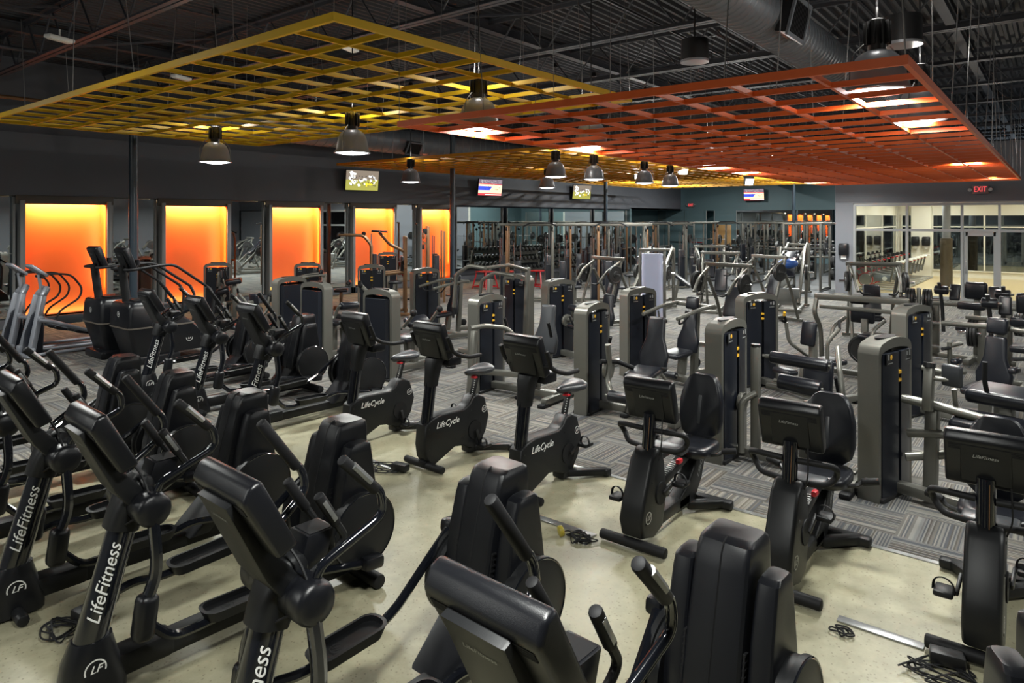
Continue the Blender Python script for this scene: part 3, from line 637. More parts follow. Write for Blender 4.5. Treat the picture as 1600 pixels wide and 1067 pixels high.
# ---- elliptical trainer: x points to the rear (user side), origin under the front boot
def make_elliptical():
    t = thing('elliptical_trainer', 'x', 'elliptical', (0,0,0), 0, 'black elliptical trainers')
    b = MB().box((.9, 0, .115), (1.62, .13, .10), .015); b.box((.35, 0, .125), (.34, .15, .13), .03)
    b.cyl((.12, -.24, .04), (.12, .24, .04), .035, n=12, bev=.01)
    b.build('base_frame', M['plastic2'], t)
    b = MB().cyl((1.74, -.29, .05), (1.74, .29, .05), .048, n=14, bev=.012); b.build('rear_foot', M['rubber'], t)
    b = MB().prism([(1.14,.15),(1.28,.15),(1.6,.46),(1.55,.54)], -.16, .16, 'y', .02); b.build('housing_support', M['plastic'], t)
    rings = [ringz(.015,.13,0,.30,.20,.07), ringz(.10,.13,0,.31,.21,.08), ringz(.20,.12,0,.255,.2,.08), ringz(.29,.125,0,.2,.175,.08), ringz(.31,.128,0,.19,.165,.08)]
    bt = MB().loft(rings).build('mast_boot', M['plastic'], t, 50)
    e = MB(); emblem(e, (.115, -.1015, .185), (1,0,0), (0,0,1), .052); e.build('boot_emblem', M['white'], bt)
    a0, a1 = V((.115,0,.28)), V((.285,0,.87)); ax = (a1-a0).normalized(); L_ = (a1-a0).length
    ms = MB().tube([a0, a1], [.078,.068], 48, sx=1).build('mast', M['gloss'], t)
    side = V((0,0,1)).cross(V((0,1,0))); fwd = ax.cross(V((0,1,0))).normalized()      # fwd: away from the user
    if fwd.x > 0: fwd = -fwd
    def tubefn(u, v):                                            # lettering wrapped on the right front of the mast
        s_ = .5+u/L_; r_ = .078+(.068-.078)*s_+.0035; th = radians(62) + v/r_
        th = radians(62) - v/r_
        return a0 + ax*(s_*L_) + fwd*(cos(th)*r_) + V((0,-1,0))*(sin(th)*r_)
    letter(MB(), 'LifeFitness', .092, tubefn, .30, .004, 10).build('mast_lettering', M['white'], ms)
    rings = []
    for s_, (x, z, w, d) in enumerate(((.262,.82,.165,.155), (.29,.90,.17,.165), (.325,.97,.17,.19), (.36,1.05,.13,.18), (.375,1.08,.10,.14))):
        rings.append([V((x+p[0]*.94, p[1], z-p[0]*.28)) for p in rr(0,0,w,d,.05)])
    nk = MB().loft(rings).build('neck', M['plastic2'], t, 50)
    for s in (-1, 1):
        h = MB().cyl((.35, s*.06, .945), (.35, s*.155, .945), .088, n=20); h.lathe([(.0,0),(.088,0),(.09,.01),(.088,.075),(.082,.09),(.07,.1),(.03,.106),(0,.107)], n=22, M=Matrix.Translation((.35, s*.14, .945)) @ Matrix.Rotation(-s*pi/2, 4, 'X'))
        h.build('pivot_hub', M['plastic'], t)
    console(t, [(.13,1.49),(.285,1.20),(.20,1.165),(.055,1.415),(.085,1.475)], .43, [(.035,1.385),(.075,1.40),(.21,1.18),(.30,1.08),(.36,1.0),(.29,.93),(.20,1.05)], .24, ((.068,1.315), (-.5,.85), .030))
    b = MB(); b.prism([(.37,1.02),(.41,1.14),(.54,1.14),(.50,1.02)], -.07, .07, 'y', .01); cu = b.build('cup_holder', M['plastic'], t)
    MB().prism([(.425,1.1405),(.53,1.1405),(.53,1.142),(.425,1.142)], -.058, .058, 'y').build('cup_opening', M['rubber'], cu)
    for s in (-1, 1):                                            # fixed grips
        g = MB().tube([(.40,s*.10,1.0),(.52,s*.105,1.05),(.565,s*.11,1.10),(.50,s*.115,1.20)], .017, fil=.05).build('fixed_handle', M['plastic2'], t)
        q = MB().cyl((.515,s*.1145,1.175), (.425,s*.12,1.32), .023, n=12, bev=.008); q.build('grip', M['rubber'], g)
        MB().box((.47,s*.1405,1.247), (.02,.004,.11), .002, (0,-32,0)).build('pulse_sensor', M['steel'], g)
    for s, sw in ((-1, .05), (1, -.03)):                         # swinging handles with the lower arms
        y = s*.235
        g = MB().tube([(.37,s*.19,1.01),(.385,s*.2,1.075),(.62+sw,y,1.20),(.60+sw,y*1.02,1.30),(.56+sw,y*1.02,1.34)], .019, n=10, fil=.07).build('swing_handle', M['gloss'], t)
        q = MB().cyl((.575+sw,y*1.02,1.315), (.40+sw,y*1.05,1.56-.07*(s<0)), .0245, n=12, bev=.01); q.build('grip', M['rubber'], g)
        MB().cyl((.535+sw,y*1.02+s*.014,1.365), (.445+sw,y*1.045+s*.015,1.497-.04*(s<0)), .0165, n=8).build('pulse_sensor', M['steel'], g)
        k = s*.06; y = s*.245
        MB().tube([(.35,s*.2,.90),(.355,s*.235,.72),(.33-k*.3,s*.245,.62),(.30,y,.50)], .030, n=8, fil=.08, sx=1.3).build('lower_arm', M['gloss'], t)
        b = MB().box((.295,y,.43), (.105,.10,.23), .035, (0,8,0), 3); b.build('arm_boot', M['plastic'], t)
        zp = .25 if s < 0 else .37
        lk = MB().tube([(.33,y,.37),(.42,y,zp+.02),(.55,s*.225,zp),(.98,s*.225,zp+.02),(1.12,s*.24,zp+.06),(1.57,s*.33,.25 if s < 0 else .66)], .024, n=8, fil=.06).build('pedal_link', M['gloss'], t)
        zc = .245 if s < 0 else .665
        MB().box((1.63,s*.35,zc), (.15,.085,.085), .025, (0,6,0)).build('link_end', M['plastic'], lk)
        # pedal tray with a raised rim
        out = rr(.80, s*.215, .42, .17, .07, 4); ins = rr(.80, s*.215, .38, .135, .055, 4); n = len(out); tl = .05*(1 if s > 0 else -.4)
        zz = lambda x: zp+.035+(x-.8)*tl
        b = MB(); b.loft([[V((x,y_,zz(x)-.03)) for x, y_ in rr(.80, s*.215, .36, .13, .05, 4)], [V((x,y_,zz(x)+.03)) for x, y_ in out], [V((x,y_,zz(x)+.032)) for x, y_ in ins], [V((x,y_,zz(x)+.004)) for x, y_ in ins]])
        pd = b.build('pedal', M['plastic2'], t)
        em = MB(); emblem(em, (.74, s*.215, zz(.74)+.0055), (0,1,0), (-1,0,0), .035); em.build('pedal_emblem', M['rubber'], pd)
    # rear drive housing: centre body and two lower lobes
    def prof(zs, w, y0, cx, r):
        return [ringz(z, x, y0, d, w*k, r) for z, x, d, k in zs]
    b = MB().loft(prof([(.17,1.60,.42,1),(.32,1.59,.44,1),(.5,1.59,.40,1),(.75,1.61,.33,.98),(.98,1.64,.265,.96),(1.045,1.65,.245,.95),(1.08,1.658,.215,.92),(1.095,1.665,.16,.84)], .255, 0, 0, .032))
    hs = b.build('drive_housing', M['plastic'], t, 28)
    b = MB(); b.tube([(1.37,0,.34),(1.39,0,.5),(1.445,0,.75),(1.507,0,.98),(1.527,0,1.045),(1.55,0,1.082),(1.585,0,1.097)], .004, n=4); b.build('housing_seam', M['rubber'], hs)
    for s in (-1, 1):
        b = MB().loft(prof([(.35,1.61,.36,1.1),(.5,1.61,.34,1.08),(.75,1.615,.265,1),(.92,1.625,.195,.96),(.965,1.63,.17,.92),(.98,1.635,.12,.8)], .1, s*.186, 0, .024)); b.build('side_cover', M['plastic'], t, 28)
        w = MB().cyl((1.61,s*.225,.44), (1.61,s*.305,.44), .225, n=36); w.lathe([(.225,0),(.238,.004),(.238,.03),(.228,.034)], n=36, M=Matrix.Translation((1.61,s*.275,.44)) @ Matrix.Rotation(-s*pi/2, 4, 'X'))
        dk = w.build('crank_disc', M['plastic2'], t)
        MB().tube([(1.61+.232*cos(2*pi*i/40), s*.307, .44+.232*sin(2*pi*i/40)) for i in range(40)], .006, n=6, closed=True).build('disc_rim', M['gloss'], dk)
        zc = .245 if s < 0 else .665
        MB().cyl((1.62,s*.30,zc), (1.62,s*.34,zc), .03, n=12).build('crank_pin', M['black'], dk)
    for s in (-1, 1):
        b = MB()
        for k in range(10): b.box((1.42+.005*k, s*.130, .45+.028*k), (.03,.012,.008))
        b.box((1.44, s*.129, .575), (.02,.008,.27), rot=(0,10,0)); b.build('vent_grille', M['rubber'], hs)
    c = MB().tube([(.30,-.05,1.17),(.33,-.13,1.10),(.34,-.20,1.0),(.30,-.19,.93),(.26,-.08,.86)], .006, n=6, fil=.05); c.build('power_lead', M['rubber'], t)
    return t
E_ROW = [(1.28,7.35), (1.28,6.24), (1.28,5.09), (1.28,3.89), (1.28,2.51), (1.28,1.19), (1.44,-.73)]; EY = -3
E_LAB = ['black elliptical trainer farthest back in the left row, only its rear housing and handle showing', 'black elliptical trainer at the left edge with its console mostly cut off', 'black elliptical trainer at the left edge, a cable tangle at its boot',
         'black elliptical trainer left of centre front, with full mast lettering and round boot emblem', 'black elliptical trainer whose large front hub stands at the bottom left of the concrete', 'closest black elliptical trainer, big console back at the bottom centre', 'black elliptical trainer at the lower right corner, only a housing edge showing']
F_ROW = [(4.15,9.85), (4.15,8.50), (4.15,7.27)]
F_LAB = ['black elliptical trainer of the second row, leftmost, in front of a stair climber', 'black elliptical trainer in the middle of the second row', 'black elliptical trainer of the second row nearest the upright bikes']
el = make_elliptical()
for i, ((x, y), lab) in enumerate(zip(E_ROW+F_ROW, E_LAB+F_LAB)):
    if i == 0: el.location = (x, y, 0); el.rotation_euler.z = radians(EY); el['label'] = lab
    else: dup(el, (x, y, 0), 25 if y < 0 else EY, lab)
# ---- upright bike
def pedal(t, c, s, up=True):
    p = MB().box(c, (.13,.10,.035), .012).build('pedal', M['plastic2'], t)
    x, y, z = c
    MB().tube([(x-.02,y-.055,z),(x-.02,y-.05,z+.06),(x-.01,y,z+.085),(x,y+.05,z+.06),(x,y+.055,z)], .012, n=6, fil=.03, sx=.35).build('pedal_strap', M['rubber'], p)
    return p
def make_bike(ang):
    t = thing('upright_bike', 'x', 'exercise bike', (0,0,0), 0, 'upright exercise bikes')
    sh = [(.02,.13),(.0,.25),(.02,.44),(.10,.49),(.22,.515),(.56,.50),(.63,.535),(.68,.60),(.76,.61),(.86,.565),(.93,.36),(.88,.20),(.78,.07),(.66,.06),(.52,.125),(.42,.14),(.32,.10),(.14,.03),(.08,.04)]
    s_ = MB().prism(sh, -.075, .075, 'y', .022, 3).build('body_shell', M['plastic2'], t, 50)
    letter(MB(), 'LifeCycle', .085, plane_fn((.31,-.0765,.41), (1,0,0), (-.05,0,1)), .35, .012).build('shell_lettering', M['white'], s_)
    e = MB(); emblem(e, (.845,-.0765,.44), (1,0,0), (0,0,1), .036); e.build('shell_emblem', M['white'], s_)
    k = MB()
    for x, z in ((.06,.2),(.06,.4),(.5,.2),(.65,.46),(.8,.2)): k.cyl((x,-.074,z), (x,-.078,z), .007, n=8)
    k.build('shell_screws', M['black'], s_)
    b = MB().cyl((.06,-.27,.045), (.06,.27,.045), .035, n=12, bev=.01); b.box((.1,0,.06), (.16,.10,.07), .02); b.build('front_foot', M['rubber'], t)
    b = MB()
    for s in (-1, 1): b.beam((.72,s*.04,.06), (1.04,s*.30,.045), .085, .07, .02)
    b.beam((1.02,-.27,.04), (1.02,-.33,.04), .09, .07, .02); b.box((.72,0,.06), (.16,.14,.09), .02); b.build('rear_foot', M['plastic2'], t)
    ms = MB().tube([(.085,0,.40),(.155,0,.85)], .058, 20).build('mast', M['gloss'], t)
    b = MB().loft([[V((x+p[0], p[1], z)) for p in rr(0,0,w,d,.04)] for x, z, w, d in ((.15,.80,.12,.125),(.17,.92,.13,.135),(.19,1.02,.15,.16),(.22,1.07,.16,.18))]); b.build('mast_neck', M['plastic2'], t, 50)
    console(t, [(.16,1.435),(.27,1.09),(.19,1.06),(.075,1.36),(.10,1.425)], .41, [(.085,1.33),(.11,1.33),(.18,1.10),(.155,1.08)], .26, ((.088,1.262), (-.33,.94), .028))
    for s in (-1, 1):
        hb = MB(); hb.tube([(.17,s*.16,1.16),(.20,s*.25,1.17),(.26,s*.27,1.12),(.42,s*.27,1.075),(.60,s*.255,1.07)], .021, n=10, fil=.05); hb.tube([(.20,s*.25,1.17),(.17,s*.265,1.22),(.13,s*.26,1.31)], .021, n=10, fil=.03); hb.build('handlebar', M['rubber'], t)
    MB().box((.36,0,1.03), (.18,.28,.10), .02).build('accessory_tray', M['plastic'], t)
    sp = MB().beam((.735,0,.58), (.81,0,.80), .055, .04, .008).build('seat_post', M['black'], t)
    b = MB()
    for k in range(9): q = V((.735-.028,-.029,.615))+V((.075,0,.22))*(k/10); b.box(tuple(q), (.012,.004,.008))
    b.build('height_scale', M['scale'], sp)
    b = MB().loft([[V((x, y, .84+dz+(h*.5)*q)) for y, q in [(w*cos(2*pi*j/16), sin(2*pi*j/16)) for j in range(16)]] for x, w, h, dz in ((.64,.018,.035,.0),(.67,.04,.07,.0),(.74,.06,.09,.0),(.83,.11,.105,.0),(.91,.14,.11,.005),(.965,.12,.095,.012),(.985,.06,.05,.015))])
    sd = b.build('saddle', M['vinyl2'], t, 60)
    MB().box((.74,-.03,.785), (.05,.06,.02), .006).build('seat_lever', M['red'], t)
    cx, cz = .70, .255
    for s in (-1, 1):
        d = MB().cyl((cx,s*.075,cz), (cx,s*.083,cz), .095, n=28).build('crank_cover', M['rubber'], t)
        a = radians(ang + (180 if s > 0 else 0)); px, pz = cx+.16*cos(a), cz+.16*sin(a)
        MB().beam((cx,s*.105,cz), (px,s*.115,pz), .02, .035, .008).build('crank_arm', M['black'], t)
        pedal(t, (px, s*.175, pz), s)
    return t
for i, (y, a, lab) in enumerate(((6.02,-80,'upright exercise bike farthest left of three, next to the second row elliptical'), (4.87,-75,'middle upright exercise bike with a cable coil at its front foot'), (3.70,25,'upright exercise bike on the right of three, its near pedal raised'))):
    k = make_bike(a); k.location = (4.66, y, 0); k['label'] = lab; k.rotation_euler.z = radians(-2)
# ---- recumbent bike
def make_recumbent(ang):
    t = thing('recumbent_bike', 'x', 'exercise bike', (0,0,0), 0, 'recumbent exercise bikes')
    sh = [(.02,.10),(-.02,.22),(.03,.36),(.16,.64),(.24,.70),(.33,.70),(.37,.60),(.40,.42),(.39,.24),(.34,.09),(.2,.05)]
    s_ = MB().prism(sh, -.095, .095, 'y', .028, 3).build('front_shell', M['plastic2'], t, 50)
    e = MB(); emblem(e, (.10,-.0965,.235), (1,0,0), (0,0,1), .045); e.build('shell_emblem', M['white'], s_)
    k = MB()
    for x, z in ((.16,.48),(.27,.62),(.33,.3),(.06,.2)): k.cyl((x,-.094,z), (x,-.099,z), .008, n=8)
    k.build('shell_screws', M['black'], s_)
    b = MB().cyl((.03,-.27,.05), (.03,.27,.05), .038, n=14, bev=.012); b.build('front_foot', M['rubber'], t)
    b = MB().box((.62,0,.12), (.6,.12,.10), .02); b.build('base_rail', M['plastic2'], t)
    sw = [(.70,.06),(.70,.16),(.84,.22),(.98,.34),(1.10,.50),(1.24,.50),(1.24,.40),(1.16,.22),(1.02,.08),(.92,.05)]
    rs = MB().prism(sw, -.06, .06, 'y', .02, 3).build('rear_sweep', M['plastic2'], t, 50)
    letter(MB(), 'LifeCycle', .07, plane_fn((1.135,-.0615,.36), (.62,0,.78), (-.78,0,.62)), .3, .012).build('sweep_lettering', M['alu'], rs)
    b = MB()
    for s in (-1, 1): b.beam((.90,s*.03,.06), (1.17,s*.26,.045), .085, .07, .02)
    b.beam((1.15,-.33,.045), (1.15,.33,.045), .09, .07, .02); b.build('rear_foot', M['plastic2'], t)
    MB().tube([(.27,0,.62),(.31,0,.95)], .05, 18).build('mast', M['gloss'], t)
    MB().tube([(.222,-.02,.66),(.262,-.02,.93)], .003, n=5).build('mast_stripe', M['rust'], t)
    console(t, [(.32,1.225),(.41,.91),(.33,.885),(.235,1.17),(.26,1.22)], .41, [(.24,1.14),(.27,1.14),(.335,.93),(.305,.92)], .25, ((.2445,1.085), (-.3,.95), .030), nlines=4)
    for s in (-1, 1):
        MB().tube([(.29,s*.05,.83),(.28,s*.22,.84),(.33,s*.285,.82),(.40,s*.27,.74),(.36,s*.22,.68),(.29,s*.05,.69)], .021, n=10, fil=.07, closed=False).build('front_handle', M['rubber'], t)
    # seat rail, seat and back
    rl = MB().beam((.46,0,.36), (.98,0,.47), .075, .07, .012).build('seat_rail', M['black'], t)
    b = MB()
    for k in range(9): b.box((.5+.028*k,-.0,.408+.006*k), (.008,.05,.004), rot=(0,-12,0))
    b.build('rail_scale', M['scale'], rl)
    MB().box((.74,-.04,.47), (.07,.04,.04), .012).build('seat_lever', M['red'], t)
    b = MB().loft([ringz(.455,1.06,0,.36,.34,.1), ringz(.475,1.06,0,.42,.41,.12), ringz(.52,1.06,0,.43,.42,.12), ringz(.545,1.06,0,.40,.39,.11), ringz(.55,1.06,0,.30,.29,.08)]); b.build('seat', M['vinyl'], t, 60)
    for s in (-1, 1): MB().tube([(1.18,s*.06,.48),(1.28,s*.06,.56),(1.34,s*.055,.95)], .016, n=8, fil=.06).build('back_post', M['black'], t)
    prof = [(.565,.13),(.60,.175),(.70,.20),(.85,.195),(.98,.165),(1.04,.125),(1.065,.08)]
    def bk(dx, f): return [V((1.235+(z-.56)*.16+dx+.10*(y/.2)**2*0, y*f, z+(f-1)*.1*(1 if z < .8 else -1))) for z, y in prof] + [V((1.235+(z-.56)*.16+dx, -y*f, z+(f-1)*.1*(1 if z < .8 else -1))) for z, y in reversed(prof)]
    MB().loft([bk(-.03,.88), bk(-.015,.98), bk(.03,1.0), bk(.05,.93)]).build('backrest', M['vinyl'], t, 60)
    MB().beam((1.215,0,.66),(1.262,0,.90),.03,.012,.005).build('back_channel', M['vinyl2'], t)
    for s in (-1, 1):
        g = MB().tube([(1.0,s*.16,.47),(1.0,s*.27,.50),(1.02,s*.29,.52),(1.06,s*.32,.54)], .016, n=8, fil=.04).build('side_handle', M['black'], t)
        MB().cyl((1.02,s*.29,.525), (1.05,s*.40,.545), .026, n=12, bev=.008).build('grip', M['rubber'], g)
    MB().box((.62,0,.60), (.16,.30,.05), .02).build('accessory_tray', M['vinyl2'], t)
    MB().beam((.40,0,.58), (.62,0,.58), .06, .05, .01).build('tray_arm', M['black'], t)
    cx, cz = .30, .36
    for s in (-1, 1):
        MB().cyl((cx,s*.095,cz), (cx,s*.104,cz), .085, n=26).build('crank_cover', M['rubber'], t)
        a = radians(ang + (180 if s > 0 else 0)); px, pz = cx+.16*cos(a), cz+.16*sin(a)
        MB().beam((cx,s*.12,cz), (px,s*.13,pz), .02, .035, .008).build('crank_arm', M['black'], t)
        pedal(t, (px, s*.19, pz), s)
    MB().tube([(.27,-.12,.93),(.24,-.13,.75),(.26,-.1,.66)], .005, n=5, fil=.05).build('power_lead', M['rubber'], t)
    return t
for i, (y, a, lab) in enumerate(((2.47,18,'recumbent exercise bike on the left of three, beside a gold plug on the floor'), (1.42,30,'middle recumbent exercise bike, its wide back behind the console'), (.33,20,'recumbent exercise bike at the right edge with a cable tangle at its foot'))):
    k = make_recumbent(a); k.location = (4.50, y, 0); k['label'] = lab
# ---- stair climber
def make_climber():
    t = thing('stair_climber', 'x', 'stair climber', (0,0,0), 0, 'black stair climbers')
    b = MB().box((.42,0,.07), (.85,.72,.14), .03); b.build('base_plinth', M['plastic'], t)
    def sec(z, x0, x1, w): return ringz(z, (x0+x1)/2, 0, x1-x0, w, .07)
    b = MB().loft([sec(.14,.10,1.45,.62), sec(.3,.06,1.42,.66), sec(.60,-.02,1.1,.80), sec(.63,-.02,1.06,.80)]); lo = b.build('lower_body', M['plastic'], t, 50)
    b = MB().loft([sec(.635,-.035,1.06,.815), sec(.68,-.035,1.0,.82), sec(.95,-.02,.62,.80), sec(1.03,.0,.5,.76), sec(1.06,.04,.42,.66)]); up = b.build('upper_body', M['plastic'], t, 50)
    MB().loft([sec(.615,-.04,1.08,.825), sec(.64,-.04,1.07,.825)]).build('body_trim', M['taupe'], t)
    e = MB(); emblem(e, (-.0365,.0,.85), (0,-1,0), (0,0,1), .045); e.build('front_emblem', M['white'], up)
    e = MB(); emblem(e, (1.0,-.345,.36), (1,0,0), (0,0,1), .06); e.build('side_emblem', M['white'], lo)
    MB().box((.28,.0,1.07), (.3,.4,.02), .008).build('tool_tray', M['plastic2'], t)
    MB().tube([(.10,0,1.03),(.02,0,1.66)], .07, n=12, sx=.7).build('console_post', M['plastic2'], t)
    console(t, [(.06,1.97),(.19,1.60),(.11,1.57),(-.04,1.92),(-.01,1.965)], .42, [(-.03,1.88),(-.01,1.88),(.08,1.62),(.06,1.60)], .26, ((-.032,1.83), (-.35,.93), .028))
    b = MB(); b.tube([(.1,-.05,1.60),(-.04,-.22,1.60),(.0,-.36,1.60),(.5,-.38,1.66),(.72,-.38,1.66),(1.36,-.36,1.20)], .024, n=10, fil=.12); b.build('handrail', M['rubber'], t); b = MB(); b.tube([(.1,.05,1.60),(-.04,.22,1.60),(.0,.36,1.60),(.5,.38,1.66),(.72,.38,1.66),(1.36,.36,1.20)], .024, n=10, fil=.12); b.build('handrail', M['rubber'], t)
    for s in (-1, 1): MB().tube([(1.36,s*.36,1.20),(1.44,s*.36,1.05),(1.40,s*.33,.30)], .028, n=8, fil=.06).build('rail_post', M['black'], t)
    for k in range(4): MB().box((.62+.21*k, 0, .97-.2*k), (.22,.5,.03), .008).build('step', M['tread'], t)
    MB().cyl((.22,-.12,1.66), (.22,-.12,1.76), .04, n=12).build('cup_holder', M['plastic'], t)
    return t
cl = make_climber(); cl.location = (4.86, 13.35, 0); cl['label'] = 'black stair climber left of its twin, before the widest glowing panel'
dup(cl, (4.92, 12.35, 0), 0, 'black stair climber right of its twin, in front of the steel column')
# ---- pale grey stepper trainer
def make_stepper():
    t = thing('striding_trainer', 'x', 'stepper', (0,0,0), 0, 'pale grey striding trainers')
    b = MB(); b.box((.0,0,.03), (.14,.62,.05), .015)
    for s in (-1, 1): b.tube([(0,s*.26,.045),(1.55,s*.22,.05)], .03, n=10); 
    b.box((1.55,0,.04), (.1,.6,.06), .015); b.build('base_frame', M['cast'], t)
    for s in (-1, 1):
        b = MB().beam((.0,s*.25,.05), (.22,s*.15,1.08), .10, .11, .03); b.box((.0,s*.25,.1), (.13,.13,.16), .03); b.beam((.215,s*.15,1.06),(.32,s*.07,1.22),.09,.10,.03); b.build('upright', M['cast'], t)
        MB().tube([(.12,s*.30,.66),(.30,s*.32,.62),(1.45,s*.16,.16)], .035, n=10, fil=.06).build('drive_arm', M['cast'], t)
        MB().box((.95,s*.17,.33), (.45,.18,.06), .025, (0,14,0)).build('pedal', M['plastic'], t)
        b = MB().tube([(.26,s*.08,1.45),(.45,s*.25,1.46),(.62,s*.30,1.43),(.80,s*.30,1.18),(.76,s*.30,1.0),(.45,s*.28,.80),(.38,s*.28,.66)], .018, n=8, fil=.09); b.build('handlebar', M['rubber'], t)
    MB().loft([ringz(.06,.10,0,.26,.34,.06), ringz(.4,.13,0,.24,.32,.06), ringz(.72,.19,0,.16,.26,.05), ringz(.78,.2,0,.1,.2,.04)]).build('drive_cover', M['dark'], t, 50)
    MB().cyl((.15,-.32,.68), (.15,.32,.68), .05, n=14, bev=.015).build('pivot_tube', M['cast'], t)
    MB().tube([(.24,0,1.15),(.20,0,1.45)], .03, n=8).build('console_post', M['cast'], t)
    c = MB().box((.17,0,1.52), (.34,.34,.06), .025, (0,38,0)).build('console', M['cast'], t)
    MB().box((.19,0,1.548), (.24,.26,.006), .002, (0,38,0)).build('display', M['screen'], c)
    MB().tube([(.2,-.14,1.42),(.22,-.22,1.40),(.22,.22,1.40),(.2,.14,1.42)], .018, n=8, fil=.04).build('front_bar', M['rubber'], t)
    return t
sp_ = make_stepper(); sp_.location = (4.15, 14.38, 0); sp_['label'] = 'pale grey striding trainer on the right of two, before the widest glowing panel'
dup(sp_, (4.05, 15.12, 0), 0, 'pale grey striding trainer on the left of two, before the widest glowing panel')
# ---- cables on the floor
def tangle(name, label, c, rx, ry, n, seed, plug=None, box=None):
    R = random.Random(seed); t = thing(name, label, 'cable', c, 0, 'cable tangles on the floor')
    pts = []
    for i in range(n*7):
        a = i*2*pi/7*(1+.13*R.random()); q = R.uniform(.5, 1)
        pts.append((rx*q*cos(a)+R.uniform(-.03,.03), ry*q*sin(a)+R.uniform(-.02,.02), .008+.012*R.random()+.004*(i % 5)))
    MB().tube(pts, .005, n=6, fil=.06).build('cable', M['rubber'], t)
    if plug: MB().cyl((plug[0],plug[1],.045), (plug[0]+.03,plug[1]-.02,.05), .042, n=14, bev=.008).build('plug', M['gold'], t)
    if box: MB().box((box[0],box[1],.045), (.09,.17,.07), .012, (0,0,10)).build('adapter', M['black'], t)
    return t
tangle('cable_coil', 'black cable coil on concrete before the middle upright bike', (4.47,5.14,0), .14, .2, 4, 2, box=(.06,-.14))
tangle('cable_coil', 'cable coil with a gold plug before the left recumbent bike', (4.42,2.86,0), .10, .16, 5, 5, plug=(-.07,.15))
tangle('cable_coil', 'small cable loop at the front foot of the middle recumbent bike', (4.38,1.0,0), .05, .08, 3, 8, box=None)
tangle('cable_coil', 'large cable tangle with adapter before the right recumbent bike', (4.30,.48,0), .14, .26, 5, 11, box=(.13,.0))
tangle('cable_coil', 'cable tangle on the concrete at the far left of the front row', (1.52,4.62,0), .12, .18, 5, 14, box=(.12,.0))
# ------------------------------------------------------------ strength machines
# tower: front (placard) side looks along -y, user station in front of it (y < 0), user facing -x
def tower(t, h=1.38, w=.64, d=.18):
    hw = w/2
    def arch(q, top, r, sag):                                    # half outline of the arch, mirrored below
        p = [(q, 0), (q, top-r-sag)]+[(q-r+r*cos(a*pi/12), top-r-sag+r*sin(a*pi/12)) for a in range(1, 6)]+[((q-r)*k/3, top-sag*(k/3)**2) for k in (3, 2, 1)]
        return p+[(0, top)]+[(-x, z) for x, z in reversed(p)]
    o_ = arch(hw, h, .10, .03); i_ = arch(hw-.045, h-.085, .06, .02)
    bm = bmesh.new(); pr = MB().prism(o_+i_[::-1], -d/2, d/2, 'y'); vs_ = [bm.verts.new(p) for p in pr.v]; [bm.faces.new([vs_[i] for i in f]) for f in pr.f]
    ed = [g for g in bm.edges if len(g.link_faces) == 2 and g.calc_face_angle(0) > 1.0 and g.verts[0].co.z+g.verts[1].co.z > .01]
    bmesh.ops.bevel(bm, geom=ed, offset=.016, segments=3, affect='EDGES', profile=.5, clamp_overlap=True)
    fr = MB().bm(bm).build('tower_frame', M['silver'], t, 40)
    MB().prism([(w*.26*cos(2*pi*k/20), d*.32*sin(2*pi*k/20)) for k in range(20)], h-.03, h+.001, 'z').build('top_inset', M['plastic2'], fr)
    for s in (-1, 1): MB().prism([(s*.025,-d/2+.03),(s*(hw-.055),-d/2+.03),(s*(hw-.055),-d/2-.005),(s*.15,-d/2-.03),(s*.025,-d/2-.035)], .04, h-.12, 'z').build('front_shroud', M['dark'], t)
    sl = MB().box((0,-d/2+.02,h/2-.05), (.06,.02,h-.18)).build('weight_slot', M['black'], t)
    b = MB()
    for z in (h-.30, h-.37): b.box((0,-d/2-.012,z), (.055,.05,.026))
    b.build('weight_pin', M['yellowp'], sl)
    pc = [MB().box((s*.155,-d/2-.028,h-.17), (.17,.004,.10)).build('instruction_placard', M['black'], t) for s in (-1, 1)]
    for s in (-1, 1):
        p = MB()
        for k in range(3): p.box((s*.155-.05+.05*k,-d/2-.0305,h-.150), (.022,.001,.05 if k != 1 else .035))
        p.box((s*.155,-d/2-.0305,h-.205), (.12,.001,.008)); p.build('placard_print', M['alu'], pc[s > 0])
    MB().ball((-.155,-d/2-.031,h-.155), (.022,.002,.022), 10, 5).build('placard_figure', M['yellowp'], pc[0])
    MB().prism([(-hw+.06,d/2-.03),(hw-.06,d/2-.03),(hw-.10,d/2+.045),(-hw+.10,d/2+.045)], .05, h-.15, 'z').build('rear_shroud', M['dark'], t)
    MB().box((0,0,.02), (w-.04,d+.06,.04), .01).build('tower_base', M['black'], t)
